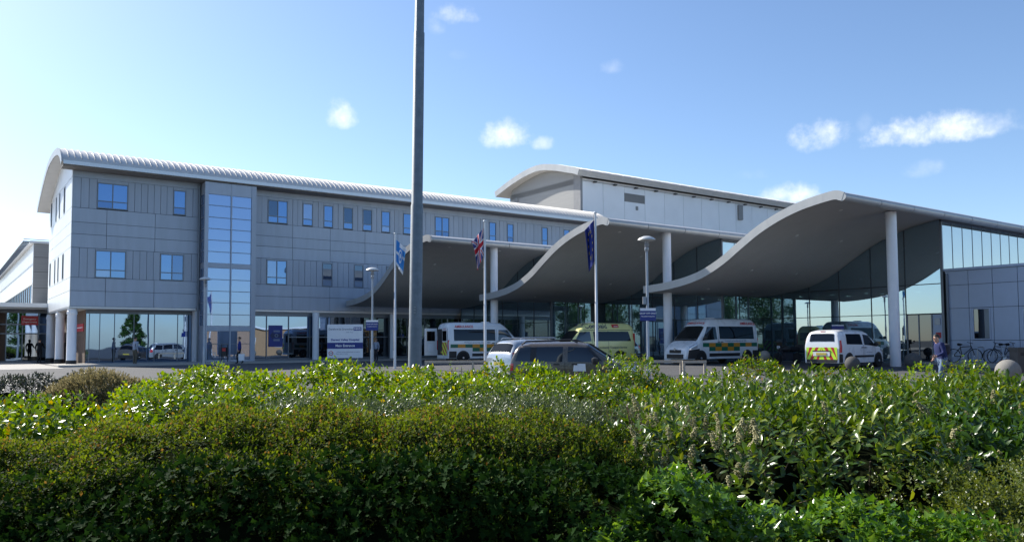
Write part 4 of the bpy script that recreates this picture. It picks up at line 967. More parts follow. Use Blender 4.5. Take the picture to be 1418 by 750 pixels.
# ---------------------------------------------------------------- main sign
def main_sign():
    p = at(478, 470, 46); r = thing('hospital_sign', 'large white and blue main entrance sign on posts behind the hedge', 'sign', (p[0], p[1], gz(46)), R_(9))
    W, z0, z1 = 2.02, .42, 2.36
    MB().box(-W/2, W/2, -.03, .03, z0, z1).build('board', 'sign_white', r)
    MB().box(-W/2+.003, W/2-.003, -.036, -.031, .96, 1.31).build('blue_band', 'sign_blue', r)
    for x in (-.62, .72): MB().box(x-.04, x+.04, .035, .11, -.05, z1-.1).build('post', 'lamp_grey', r)
    F = lambda cx, cz: (lambda a, b: (cx+a, -.040, cz+b))
    text('lettering', 'Dartford & Gravesham', .155, 'print_dark', r, F(-.22, 2.08)); text('lettering', 'NHS Trust', .09, 'print_grey', r, F(.25, 1.90))
    lg = MB().box(.48, .92, -.037, -.031, 2.0, 2.2).build('nhs_logo', 'print_blue', r); text('lettering', 'NHS', .19, 'print_white', lg, F(.70, 2.10), bold=.006)
    text('lettering', 'Darent Valley Hospital', .175, 'print_blue', r, F(0, 1.47), bold=.004); text('lettering', 'Main Entrance', .19, 'print_white', r, F(0, 1.13), bold=.005)
    text('lettering', 'Smoking is strictly prohibited within the hospital', .066, 'print_dark', r, F(.18, .77)); text('lettering', 'Please respect our policy', .066, 'print_dark', r, F(-.18, .67))
    ns = MB().lathe([(.13, 0), (.13, .003)], (-.80, -.040, .70), 'y', 20).build('no_smoking_mark', 'print_red', r); MB().lathe([(.095, 0), (.095, .002)], (-.80, -.044, .70), 'y', 20).build('mark_centre', 'print_white', ns); MB().box(-.87, -.73, -.049, -.046, .685, .715).build('mark_bar', 'print_dark', ns)
main_sign()
bs = thing('blue_sign', 'small blue sign on a post behind the white compact van', 'sign', (*at(1160, 455, 43)[:2], gz(43)), R_(10))
MB().box(-.36, .36, -.02, .02, 1.55, 2.10).build('board', 'sign_blue', bs); MB().box(-.36, .36, -.024, -.021, 2.04, 2.10).build('header_strip', 'sign_white', bs); MB().tube([(0, .05, 0), (0, .05, 2.0)], .03).build('post', 'lamp_grey', bs)
# ---------------------------------------------------------------- knee rail
def knee_rail(x0, x1, Y0, Y1, label, z):
    a, b = at(x0, 503, Y0), at(x1, 503, Y1); a[2], b[2] = gz(Y0), gz(Y1); d = b-a; L = np.hypot(d[0], d[1])
    r = thing('knee_rail', label, 'barrier', (a[0], a[1], a[2]), math.atan2(d[1], d[0]), 'low rails along the kerb')
    sl = (b[2]-a[2])/L
    o = MB().box(-.06, L+.06, -.05, .05, z-.06, z+.05).build('rail', 'timber', r); o.rotation_euler.y = -math.atan(sl)
    n = max(2, int(L/1.8)+1)
    for k in range(n): q = L*k/(n-1); MB().box(q-.05, q+.05, -.04, .04, -.05, z-.058+sl*q).build('post', 'timber', r)
knee_rail(590, 785, 35, 35, 'low pale rail in front of the open ambulance', .57); knee_rail(880, 943, 34, 34, 'low pale rail beside the tall street lamp', .58); knee_rail(947, 976, 33.6, 33.6, 'short low white rail in front of the nose of the ambulance', .58)
# ---------------------------------------------------------------- ball bollards, bin, cycles
def ball(px, Y, d, mat, label, top):
    p = at(px, 490, Y); g = gz(Y); r = thing('ball_bollard', label, 'bollard', (p[0], p[1], g), 0, 'stone ball bollards')
    zc = at(px, top, Y)[2]-g-d/2
    prof = [(d/2*math.sin(a), zc-d/2*math.cos(a)) for a in np.linspace(.35, math.pi-.02, 18)]
    MB().lathe(prof, n=28).build('ball', mat, r, smooth=True); MB().lathe([(d*.28, 0), (d*.24, max(.05, zc-d/2*math.cos(.35)))], n=18).build('foot', mat, r)
ball(1395, 29, .85, 'stone', 'pale stone ball bollard at the right end of the hedge', 497.5)
ball(1180, 35, .64, 'stone_dark', 'dark ball bollard in front of the white compact van', 493); ball(1264, 37, .78, 'stone_dark', 'dark ball bollard beside the foot of the nearest canopy column', 488); ball(1059, 41, .55, 'stone', 'grey ball bollard behind the rear wheel of the ambulance', 485)
b = thing('litter_bin', 'dark square litter bin at the right edge by the bicycles', 'bin', (*at(1413, 490, 33)[:2], gz(33)))
MB().box(-.28, .28, -.28, .28, 0, 1.0).build('casing', 'stone_dark', b); MB().box(-.31, .31, -.31, .31, 1.003, 1.12).build('lid', 'stone_dark', b); MB().box(-.18, .18, -.285, -.281, .78, .92).build('slot', 'blackbase', b)
def bicycle(x, label, flip=1, lean=R_(7), col='cloth_black', y=-.42):
    p = anx(x, y, BZ+.1); r = thing('bicycle', label, 'bicycle', p, math.atan2(ANX_D[1], ANX_D[0]) + (0 if flip > 0 else math.pi), 'bicycles along the annex wall')
    r.rotation_euler = (lean*-flip, 0, r.rotation_euler.z); R = .34
    for xx in (-.52, .52):
        w = MB(); pts = [(xx+R*math.cos(a), 0, R+R*math.sin(a)) for a in np.linspace(0, 2*math.pi, 29)]; w.tube(pts, .022, 6, cap=False); wh = w.build('wheel', 'tyre', r, smooth=True)
        sp = MB()
        for k in range(9): a = math.pi*k/9; sp.tube([(xx+R*math.cos(a), 0, R+R*math.sin(a)), (xx-R*math.cos(a), 0, R-R*math.sin(a))], .003, 3)
        tag(sp.build('spokes', 'rim', wh), kind='stuff'); MB().lathe([(.03, -.05), (.03, .05)], (xx, 0, R), 'y', 8).build('hub', 'rim', wh)
    f = MB()
    for a, b2 in (((-.52, R), (-.1, .30)), ((-.1, .30), (-.22, .86)), ((-.52, R), (-.2, .76)), ((-.1, .30), (.33, .74)), ((-.2, .78), (.31, .82)), ((.31, .86), (.52, R))): f.tube([(a[0], 0, a[1]), (b2[0], 0, b2[1])], .02, 6)
    f.build('frame', col, r, smooth=True)
    MB().tube([(.31, 0, .84), (.28, 0, .98)], .016, 6).tube([(.26, -.3, 1.0), (.30, 0, .99), (.26, .3, 1.0)], .014, 6).build('handlebar', 'cloth_black', r)
    MB().lathe([(.02, -.14), (.07, -.1), (.06, 0), (.02, .12)], (0, 0, 0), 'x', 10).build('saddle', 'cloth_black', r, smooth=True, loc=(-.22, 0, .92)); MB().tube([(-.22, 0, .84), (-.23, 0, .92)], .014, 6).build('seat_post', 'rim', r)
    MB().lathe([(.10, -.01), (.10, .01)], (-.1, .05, .30), 'y', 14).build('chainring', 'rim', r); MB().tube([(-.1, .07, .30), (-.02, .07, .16)], .012, 5).tube([(-.1, -.07, .30), (-.18, -.07, .44)], .012, 5).build('cranks', 'rim', r)
bicycle(1.0, 'black bicycle nearest the drainpipe, handlebars to the right'); bicycle(2.75, 'dark bicycle under the annex window, left of the pair', -1, col='cloth_dark'); bicycle(3.1, 'silver framed bicycle at the right of the pair under the annex window', 1, col='car_silver', y=-.75); bicycle(4.75, 'bicycle half hidden behind the litter bin', -1)
def hoop(x, label):
    r = thing('cycle_stand', label, 'cycle stand', anx(x, -.6, BZ+.1), math.atan2(ANX_D[1], ANX_D[0])+math.pi/2, 'steel cycle stands')
    MB().tube([(-.35, 0, 0), (-.35, 0, .65), (-.25, 0, .78), (.25, 0, .78), (.35, 0, .65), (.35, 0, 0)], .024, 8).build('hoop', 'rim', r, smooth=True)
hoop(1.9, 'steel cycle stand between the two groups of bicycles'); hoop(3.9, 'steel cycle stand left of the litter bin')
def motorbike():
    r = thing('motorcycle', 'black motorcycle parked at the glass between the ambulance and white compact van', 'motorcycle', (*at(1090, 490, 42.5)[:2], gz(42.5)), R_(205)); R = .31
    for x in (-.68, .68): w = MB().lathe([(.19, -.06), (R-.03, -.065), (R, -.03), (R, .03), (R-.03, .065), (.19, .06)], (x, 0, R), 'y', 24).build('wheel', 'tyre', r, smooth=True); MB().lathe([(.18, -.02), (.18, .02)], (x, 0, R), 'y', 16).build('rim', 'rim', w)
    MB().box(-.28, .25, -.15, .15, .25, .62).tube([(.25, 0, .5), (.45, 0, .85)], .05).build('engine', 'cloth_dark', r); MB().lathe([(.05, -.32), (.15, -.2), (.18, .05), (.14, .22), (.05, .32)], (0, 0, 0), 'x', 14).build('fuel_tank', 'plastic_black', r, smooth=True, loc=(.1, 0, .82))
    MB().lathe([(.04, -.45), (.13, -.3), (.14, .1), (.06, .3)], (0, 0, 0), 'x', 12).build('seat', 'cloth_black', r, smooth=True, loc=(-.45, 0, .80)); MB().tube([(.42, -.36, 1.06), (.48, 0, 1.02), (.42, .36, 1.06)], .018, 6).tube([(.47, .08, 1.02), (.68, .08, R)], .025, 6).tube([(.47, -.08, 1.02), (.68, -.08, R)], .025, 6).build('fork_and_handlebar', 'plastic_black', r)
    MB().lathe([(.04, -.08), (.10, 0), (.09, .06)], (0, 0, 0), 'x', 12).build('headlamp', 'lamp_clear', r, smooth=True, loc=(.58, 0, .92)); MB().box(.45, .52, -.2, .2, 1.0, 1.3).build('screen', 'carglass', r)
    for sg in (1, -1): MB().lathe([(.01, -.05), (.06, 0), (.01, .05)], (0, 0, 0), 'x', 10).build('mirror', 'plastic_black', r, loc=(.40, sg*.38, 1.18))
    MB().box(-1.0, -.75, -.2, .2, .75, 1.05).build('top_box', 'plastic_black', r)
motorbike()
def bin_post(px, Y, label):
    r = thing('ash_bin', label, 'bin', (*at(px, 480, Y)[:2], gz(Y)+.1)); MB().tube([(-.2, 0, 0), (-.2, 0, 1.15), (.2, 0, 1.15), (.2, 0, 0)], .03, 6).build('frame', 'plastic_black', r); MB().box(-.15, .15, -.12, .12, .35, .95).build('body', 'plastic_black', r); MB().box(-.12, .12, -.125, -.121, .7, .9).build('notice', 'sign_red', r)
bin_post(311, 53, 'black ash bin with red notice in front of the stair tower')
# ================================================================ PEOPLE
def person(label, px, Y, rz, J, cols, py=490, h=1.75, hair='hair', group=None, g=None, bulk=1.):
    """J: overrides of joint positions (metres for a 1.75 m figure, x forward, y left)"""
    p = at(px, py, Y); r = thing('person', label, 'person', (p[0], p[1], gz(Y) if g is None else g), rz)
    B = dict(pel=(0,0,.95), waist=(0,0,1.08), chest=(0,0,1.30), neck=(.0,0,1.47), jaw=(.03,0,1.55), head=(.02,0,1.645), crown=(.01,0,1.72),
             shl=(0,.17,1.41), ell=(-.03,.23,1.13), wrl=(.03,.22,.89), hal=(.06,.21,.80), shr=(0,-.17,1.41), elr=(-.03,-.23,1.13), wrr=(.03,-.22,.89), har=(.06,-.21,.80),
             hil=(0,.09,.90), knl=(.02,.10,.50), anl=(-.01,.10,.09), tol=(.15,.11,.04), hir=(0,-.09,.90), knr=(.02,-.10,.50), anr=(-.01,-.10,.09), tor=(.15,-.11,.04))
    B.update(J); k = h/1.75
    rad = dict(pel=(.15,.125), waist=(.145,.115), chest=(.165,.125), neck=(.062,.062), jaw=(.072,.08), head=(.082,.10), crown=(.055,.065), shl=(.075,.075), ell=(.052,.052), wrl=(.036,.036), hal=(.042,.026), hil=(.105,.105), knl=(.065,.065), anl=(.048,.05), tol=(.042,.035))
    rad = {n: ((q[0]*bulk, q[1]*bulk) if n in ('pel','waist','chest','shl','ell','hil') else q) for n, q in rad.items()}; names = list(B); idx = {n: i for i, n in enumerate(names)}
    ed = [('pel','waist'),('waist','chest'),('chest','neck'),('neck','jaw'),('jaw','head'),('head','crown')]
    for s in 'lr': ed += [('chest','sh'+s),('sh'+s,'el'+s),('el'+s,'wr'+s),('wr'+s,'ha'+s),('pel','hi'+s),('hi'+s,'kn'+s),('kn'+s,'an'+s),('an'+s,'to'+s)]
    me = bpy.data.meshes.new('body'); me.from_pydata([tuple(c*k for c in B[n]) for n in names], [(idx[a], idx[b]) for a, b in ed], []); o = bpy.data.objects.new('body', me); COL.objects.link(o)
    o.modifiers.new('skin', 'SKIN'); sv = me.skin_vertices[0].data
    for n in names:
        q = rad.get(n) or rad[n[:-1]+'l']; sv[idx[n]].radius = (q[0]*k, q[1]*k); sv[idx[n]].use_root = n == 'pel'
    sb = o.modifiers.new('sub', 'SUBSURF'); sb.levels = sb.render_levels = 2
    bpy.context.view_layer.update(); dg = bpy.context.evaluated_depsgraph_get(); m2 = bpy.data.meshes.new_from_object(o.evaluated_get(dg)); bpy.data.objects.remove(o)
    body = bpy.data.objects.new('body', m2); COL.objects.link(body); body.parent = r; m2.materials.clear()
    for m in ('skin', cols[0], cols[1], 'shoe'): m2.materials.append(MATS[m])
    JP = {n: Vector(B[n])*k for n in names}
    def seg(c, a, b): d = JP[b]-JP[a]; t = max(0, min(1, (c-JP[a]).dot(d)/d.length_squared)); return (c-JP[a]-d*t).length
    zone = {}
    for pl in m2.polygons:
        c = pl.center; best = min(ed, key=lambda e: seg(c, *e) - min((rad.get(e[0]) or rad[e[0][:-1]+'l'])[0], (rad.get(e[1]) or rad[e[1][:-1]+'l'])[0])*k)
        a, b = best
        if b in ('jaw', 'head', 'crown') : mi = 0
        elif b[:2] == 'ha': mi = 0
        elif b[:2] in ('hi', 'kn', 'an'): mi = 2
        elif b[:2] == 'to': mi = 3
        elif a == 'pel' and c.z < JP['pel'].z+.0: mi = 2
        else: mi = 1
        pl.material_index = mi; pl.use_smooth = True
    # hair cap, ears, nose, fingers
    hd, cr = JP['head'], JP['crown']
    up = (JP['crown']-JP['jaw']).normalized(); fwd = Vector((1, 0, 0)); fwd = (fwd - up*fwd.dot(up)).normalized(); lat = up.cross(fwd)
    hb = MB(); vs, fs = [], []
    n1, n2 = 9, 16
    for i in range(n1+1):
        th = math.radians(100)*i/n1
        for j in range(n2):
            ph = 2*math.pi*j/n2; rr = math.sin(th)
            lim = 1.0 if math.cos(ph) < .35 else .72
            tt = th*lim; q = hd + up*.012*k + (fwd*math.cos(ph)*math.sin(tt)*.108 + lat*math.sin(ph)*math.sin(tt)*.093 + up*math.cos(tt)*.118)*k - fwd*.012*k; vs.append(q)
    for i in range(n1):
        for j in range(n2): fs.append((i*n2+j, i*n2+(j+1) % n2, (i+1)*n2+(j+1) % n2, (i+1)*n2+j))
    hb.add(vs, fs).build('hair', hair, r, smooth=True)
    fc = MB()
    fc.add([hd+up*.02*k+fwd*.095*k, hd-up*.035*k+fwd*.125*k, hd-up*.045*k+fwd*.09*k+lat*.018*k, hd-up*.045*k+fwd*.09*k-lat*.018*k], [(0,2,1),(0,1,3),(1,2,3)])
    fc.build('nose', 'skin', r)
    for sg in (1, -1):
        MB().lathe([(.005, -.03*k), (.018*k, -.01*k), (.02*k, .01*k), (.006, .03*k)], hd+lat*sg*.088*k-up*.01*k, n=8).build('ear', 'skin', r, smooth=True); MB().lathe([(.002, -.004), (.010*k, 0), (.002, .004)], hd+fwd*.096*k+lat*sg*.035*k+up*.012*k, n=8).build('eye', 'cloth_black', r)
    for s in 'lr':
        w, ha = JP['wr'+s], JP['ha'+s]; d = (ha-w).normalized(); sd = d.cross(Vector((1, 0, 0)) if abs(d.x) < .8 else Vector((0, 1, 0))).normalized()
        fg = MB()
        for q, ln in zip((-.027, -.009, .009, .027), (.055, .068, .063, .048)):
            b0 = ha + sd*q*k; nn = sd.cross(d); fg.tube([b0, b0+d*ln*.5*k+nn*.008*k, b0+d*ln*.85*k+nn*.03*k], [.010*k, .009*k, .007*k], 6)
        b0 = w + d*.03*k + sd*.03*k; fg.tube([b0, b0+d*.03*k+sd*.025*k, b0+d*.065*k+sd*.03*k], [.012*k, .011*k, .008*k], 6)
        tag(fg.build('fingers', 'skin', r, smooth=True), kind='stuff')
    return r
walk = dict(knl=(.16,.10,.52), anl=(.10,.10,.10), tol=(.25,.11,.06), knr=(-.02,-.10,.50), anr=(-.24,-.10,.14), tor=(-.12,-.11,.05))
# man in the blue top walking left, arm held forward
lean = dict(chest=(.09,0,1.29), neck=(.15,0,1.45), jaw=(.20,0,1.52), head=(.20,0,1.61), crown=(.19,0,1.69), shl=(.11,.17,1.39), shr=(.10,-.17,1.39), waist=(.03,0,1.08),
            ell=(.10,.24,1.13), wrl=(.33,.20,1.02), hal=(.42,.18,1.01), elr=(-.02,-.23,1.15), wrr=(.14,-.22,.96), har=(.20,-.20,.89))
m = person('man in dark blue top walking left past the bicycles, arm held forward', 1305, 27, R_(186), {**walk, **lean}, ('cloth_navy', 'cloth_jean'), h=1.84, bulk=1.25)
pk = thing('backpack', 'dark backpack on the back of the man in the blue top', 'backpack', m.location, R_(186)); MB().lathe([(.06, 1.12), (.13, 1.18), (.14, 1.34), (.11, 1.46), (.03, 1.5)], (-.13, 0, 0), n=12).build('bag', 'cloth_dark', pk, smooth=True)
person('person in black walking towards the side entrance past the white columns', 54.5, 57.5, R_(115), {**walk, 'ell': (.02,.26,1.15), 'elr': (.05,-.28,1.16), 'wrr': (.22,-.30,1.08), 'har': (.30,-.30,1.08)}, ('cloth_black', 'cloth_black'), h=1.72)
person('dark figure half hidden between the wing columns', 87.5, 58.2, R_(140), {}, ('cloth_black', 'cloth_dark'), h=1.7, g=BZ)
person('person in pale shirt and dark trousers beside the wing shopfront', 187, 48.6, R_(60), {'ell': (.04,.24,1.12), 'wrl': (.16,.18,1.02), 'hal': (.20,.12,.98)}, ('cloth_grey', 'cloth_khaki'), h=1.74)
pb = person('person in bright blue top carrying a white bag by the stair tower', 331.5, 50.5, R_(200), {**walk, 'ell': (.02,.25,1.12)}, ('cloth_blue', 'cloth_black'), h=1.7, g=gz(50.5))
bg = thing('carrier_bag', 'white carrier bag held by the person in bright blue', 'bag', (*at(334.5, 500, 50.3)[:2], gz(50.3)+.22)); MB().add([(-.17,-.06,0),(.17,-.06,0),(.17,.06,0),(-.17,.06,0),(-.19,-.03,.42),(.19,-.03,.42),(.19,.03,.42),(-.19,.03,.42)], [(0,1,2,3),(0,1,5,4),(1,2,6,5),(2,3,7,6),(3,0,4,7),(4,5,6,7)]).build('sack', 'sign_white', bg); MB().tube([(-.08, 0, .42), (-.05, 0, .56), (.05, 0, .56), (.08, 0, .42)], .008, 5).build('handle', 'sign_white', bg)
person('person in pale grey top standing behind the notice lamp near the main entrance', 521, 56, R_(250), {}, ('cloth_grey', 'cloth_dark'), h=1.6, g=BZ)
# ================================================================ PLANTING
def pnoise(P, f, seed):
    r = np.random.default_rng(seed); out = np.zeros(len(P))
    for o in range(3):
        for _ in range(4):
            k = r.normal(size=3); k *= f*(1.9**o)/np.linalg.norm(k); out += np.sin(P @ k + r.uniform(0, 6.28))*(.55**o)*.5
    return out
def leaf_template(kind):
    if kind == 'oval':      # long glossy leaf, folded along the midrib and drooping at the tip
        v = [(0,0,0),(.30,.17,.05),(.30,0,-.01),(.30,-.17,.05),(.65,.19,.03),(.65,0,-.03),(.65,-.19,.03),(1,0,-.12)]
        f = [(0,2,1),(0,3,2),(1,2,5,4),(2,3,6,5),(4,5,7),(5,6,7)]
    elif kind == 'round':   # small rounded leaf
        v = [(0,0,0),(.35,.30,.06),(.35,-.30,.06),(.8,.24,.03),(.8,-.24,.03),(1,0,-.05),(.5,0,-.03)]
        f = [(0,6,1),(0,2,6),(1,6,3),(2,4,6),(3,6,5),(6,4,5)]
    elif kind == 'ivy':     # lobed leaf
        rim = [(0,0),(-.12,.30),(.18,.24),(.30,.52),(.50,.22),(1,0),(.50,-.22),(.30,-.52),(.18,-.24),(-.12,-.30)]
        v = [(.25,0,-.05)] + [(x,y,.04 if abs(y) > .2 else 0) for x, y in rim]; f = [(0, i+1, (i+1) % 10+1) for i in range(10)]
    else:                   # tiny leaf: folded diamond
        v = [(0,0,0),(.5,.26,.07),(.5,-.26,.07),(1,0,0)]; f = [(0,3,1),(0,2,3)]
    return np.array(v, float), f
def leaves_mesh(name, pos, axis, nrm, size, kind, mats, mi, parent, width=1.):
    """many leaves in one mesh; axis = where the tip points, nrm = upper face"""
    T, F = leaf_template(kind); T = T*np.array([1, width, 1]); N = len(pos); k = len(T)
    ax = axis/np.linalg.norm(axis, axis=1, keepdims=True); b = np.cross(nrm, ax); b /= np.linalg.norm(b, axis=1, keepdims=True)+1e-9; c = np.cross(ax, b)
    V = pos[:, None, :] + size[:, None, None]*(T[None, :, 0:1]*ax[:, None, :] + T[None, :, 1:2]*b[:, None, :] + T[None, :, 2:3]*c[:, None, :]); V = V.reshape(-1, 3)
    me = bpy.data.meshes.new(name); loops, starts, totals = [], [], []; off = (np.arange(N)*k)[:, None]
    L = np.concatenate([np.array(f) for f in F]); tot = np.array([len(f) for f in F]); LL = (off + L[None, :]).ravel()
    me.vertices.add(len(V)); me.vertices.foreach_set('co', V.ravel()); me.loops.add(len(LL)); me.loops.foreach_set('vertex_index', LL)
    TT = np.tile(tot, N); st = np.concatenate([[0], np.cumsum(TT)[:-1]]); me.polygons.add(len(TT)); me.polygons.foreach_set('loop_start', st); me.polygons.foreach_set('loop_total', TT)
    for m in mats: me.materials.append(MATS[m])
    if len(mats) > 1: me.polygons.foreach_set('material_index', np.repeat(mi, len(F)).astype(np.int32))
    me.polygons.foreach_set('use_smooth', np.ones(len(TT), bool)); me.update(calc_edges=True); me.validate()
    o = bpy.data.objects.new(name, me); COL.objects.link(o); o.parent = parent; return o
def blob_points(blobs, dens, seed, lump=.10, lf=5., zmin=-.6, deep=.10, facing=True):
    """points on the lumpy union of ellipsoids, with outward normals"""
    rng = np.random.default_rng(seed); PP, NN, DD = [], [], []; B = np.array(blobs, float)
    for i, (x, y, z, a, b, c) in enumerate(B):
        area = 4*math.pi*(((a*b)**1.6+(a*c)**1.6+(b*c)**1.6)/3)**(1/1.6); n = int(area*dens)
        d = rng.normal(size=(n, 3)); d /= np.linalg.norm(d, axis=1, keepdims=True); d = d[d[:, 2] > zmin]
        P = np.array([x, y, z]) + d*np.array([a, b, c])
        nn = d/np.array([a, b, c]); nn /= np.linalg.norm(nn, axis=1, keepdims=True)
        if facing:
            tc_ = np.array([0, 0, 2.2])-P; tc_ /= np.linalg.norm(tc_, axis=1, keepdims=True); kp = (nn*tc_).sum(1) > -.55; P, nn = P[kp], nn[kp]
        u = np.abs(rng.normal(0, deep, len(P))); P = P + nn*(pnoise(P, lf, seed+1)*lump - u)[:, None]
        ins = np.zeros(len(P), bool)
        for j, (x2, y2, z2, a2, b2, c2) in enumerate(B):
            if j != i: ins |= ((((P-np.array([x2, y2, z2]))/np.array([a2, b2, c2]))**2).sum(1) < .80)
        ins |= P[:, 2] < -.15
        PP.append(P[~ins]); NN.append(nn[~ins]); DD.append(u[~ins])
    return np.concatenate(PP), np.concatenate(NN), np.concatenate(DD)
def core_mesh(root, blobs, inset, mat='hedge_core'):  # solid near-black filler standing in for the shade deep inside the foliage
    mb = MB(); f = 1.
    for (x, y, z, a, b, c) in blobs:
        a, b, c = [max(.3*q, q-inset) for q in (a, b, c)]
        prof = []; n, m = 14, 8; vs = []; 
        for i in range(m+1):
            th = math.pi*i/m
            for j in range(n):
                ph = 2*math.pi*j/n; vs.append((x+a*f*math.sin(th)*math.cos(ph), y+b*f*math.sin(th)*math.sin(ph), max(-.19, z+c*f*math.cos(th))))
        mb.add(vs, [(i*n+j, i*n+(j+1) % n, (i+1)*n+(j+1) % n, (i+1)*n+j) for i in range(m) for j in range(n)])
    o = mb.build('shade_core', mat, root, smooth=True, fixn=False); tag(o, kind='stuff'); return o
def stems(root, blobs, seed):
    rng = np.random.default_rng(seed); mb = MB()
    for (x, y, z, a, b, c) in blobs:
        for _ in range(3):
            q = rng.normal(size=2)*.5; mb.tube([(x+rng.normal()*.06, y+rng.normal()*.06, -.2), (x+q[0]*a*.4, y+q[1]*b*.4, z*.5), (x+q[0]*a*.9, y+q[1]*b*.9, z+c*.55)], [.018, .013, .006], 5)
    tag(mb.build('stems', 'bark', root), kind='stuff')
def shoots(P, N, K, spread, upb, rng, size, jit=.3):
    """each surface point carries a shoot with K leaves spiralling about it; returns leaf pos, axis, normal, size, shoot index"""
    n = len(P); A = N*1.0 + np.array([0, 0, upb]) + rng.normal(size=(n, 3))*jit; A /= np.linalg.norm(A, axis=1, keepdims=True)
    R = np.cross(A, np.array([.3, .5, .1])); R /= np.linalg.norm(R, axis=1, keepdims=True); S = np.cross(A, R); ph0 = rng.uniform(0, 6.28, n); pos, ax, nr, sz, ix = [], [], [], [], []
    for k in range(K):
        ph = ph0 + k*2.4 + rng.normal(0, .25, n); th = np.radians(spread*(1-.62*k/max(1, K-1))) + rng.normal(0, .16, n)
        rad = R*np.cos(ph)[:, None] + S*np.sin(ph)[:, None]; a = A*np.cos(th)[:, None] + rad*np.sin(th)[:, None]
        nn = A*np.sin(th)[:, None] - rad*np.cos(th)[:, None] + rng.normal(size=(n, 3))*.22
        s = size*rng.uniform(.5, 1.25, n)*(1-.25*k/K); pos.append(P + A*(size*.30*k)[:, None] if hasattr(size, '__len__') else P + A*(size*.30*k)); ax.append(a); nr.append(nn); sz.append(s); ix.append(np.full(n, k))
    return np.concatenate(pos), np.concatenate(ax), np.concatenate(nr), np.concatenate(sz), np.concatenate(ix)
def shrub(name, label, cat, blobs, dens, size, kind, mats, seed, K=5, spread=75, upb=.6, lump=.08, lf=5, deep=.07, width=1., group=None, tipmat=None, single=0, core=.86, jit=.35):
    rng = np.random.default_rng(seed); B = np.array(blobs); c = B[:, :2].mean(0)
    root = thing(name, label, cat, (c[0], c[1], -.19), 0, group); sh = np.array([c[0], c[1], -.19])
    rel = [tuple(np.array(b[:3])-sh) + tuple(b[3:]) for b in blobs]
    P, N, D = blob_points(blobs, dens, seed, lump, lf, deep=deep)
    pos, ax, nr, sz, ix = shoots(P, N, K, spread, upb, rng, size, jit)
    mi = np.zeros(len(pos), int)
    if tipmat is not None: mi = tipmat(pos, ix, rng)
    pos = pos - sh
    if single:
        d = np.linalg.norm(pos + sh - np.array([0, 0, EYE]), axis=1); px = (pos[:, 0]+sh[0])/(pos[:, 1]+sh[1]); vis = (np.abs(px) < .66) & ((N[np.tile(np.arange(len(P)), K)]*(np.array([0, 0, EYE])-pos-sh)).sum(1) > 0) & (np.tile(D, K) < .03)
        order = np.argsort(np.where(vis, d/sz, 1e9))[:single*3]; pick = rng.permutation(order)[:single]
        T, F = leaf_template(kind); me = bpy.data.meshes.new('leaf'); me.from_pydata([tuple(v*np.array([1, width, 1])) for v in T], [], F); me.materials.append(MATS[mats[0]]); me.polygons.foreach_set('use_smooth', [True]*len(F))
        for q in pick:
            a = Vector(ax[q]).normalized(); b = Vector(nr[q]).cross(a).normalized(); cc = a.cross(b); o = bpy.data.objects.new('leaf', me); COL.objects.link(o); o.parent = root
            s = float(sz[q]); o.matrix_local = Matrix([[a[i]*s, b[i]*s, cc[i]*s, pos[q][i]] for i in range(3)] + [[0, 0, 0, 1]])
        m = np.ones(len(pos), bool); m[pick] = False; pos, ax, nr, sz, mi = pos[m], ax[m], nr[m], sz[m], mi[m]
    tag(leaves_mesh('foliage', pos, ax, nr, sz, kind, mats, mi, root, width), kind='stuff')
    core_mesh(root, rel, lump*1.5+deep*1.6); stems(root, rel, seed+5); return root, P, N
def row(x0, x1, y, z, n, a, b, c, seed, jy=.25, jz=.07, var=1.):
    r = np.random.default_rng(seed); out = []
    for i in range(n):
        t = i/max(1, n-1); x = x0+(x1-x0)*t
        out.append((x+r.normal()*.08, y+r.normal()*jy, z+r.normal()*jz, a*(1+var*r.uniform(-.15, .2)), b*(1+var*r.uniform(-.15, .2)), c*(1+var*r.uniform(-.1, .12))))
    return out
# 1 clipped hedge in front on the left: reddish tips, the sunlit top put into their colour, dark face towards us
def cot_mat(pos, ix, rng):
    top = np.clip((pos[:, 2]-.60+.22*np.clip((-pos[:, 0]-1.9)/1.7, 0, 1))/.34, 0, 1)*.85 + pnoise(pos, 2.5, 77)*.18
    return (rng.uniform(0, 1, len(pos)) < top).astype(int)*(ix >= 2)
def dip(bl): return [(x, y, z-.22*max(0, min(1, (-x-1.9)/1.7)), a, b, c) for x, y, z, a, b, c in bl]
hb = dip(row(-4.9, -.2, 5.75, .28, 11, 1.25, .95, .66, 21, .03, .012, .25) + row(-4.8, -.5, 5.0, .16, 10, 1.2, .62, .56, 22, .03, .012, .25)) + [(.35, 5.7, .16, .65, .8, .55), (.75, 5.45, .06, .55, .6, .46), (.5, 6.3, .22, .55, .6, .55), (.15, 5.0, .06, .7, .6, .50), (.75, 5.0, .0, .5, .5, .40)]
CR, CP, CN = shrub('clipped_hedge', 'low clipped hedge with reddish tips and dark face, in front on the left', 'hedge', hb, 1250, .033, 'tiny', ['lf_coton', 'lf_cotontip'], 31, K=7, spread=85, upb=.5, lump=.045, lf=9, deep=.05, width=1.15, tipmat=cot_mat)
# ivy climbing over the dark face
iv = dip(row(-4.8, .3, 4.80, .12, 11, .8, .62, .58, 23, .03, .02)) + [(.75, 4.75, -.05, .5, .5, .42)]
shrub('ivy', 'dark ivy covering the front face of the clipped hedge', 'ivy', iv, 400, .052, 'ivy', ['lf_ivydark'], 33, K=3, spread=85, upb=.1, lump=.05, deep=.05)
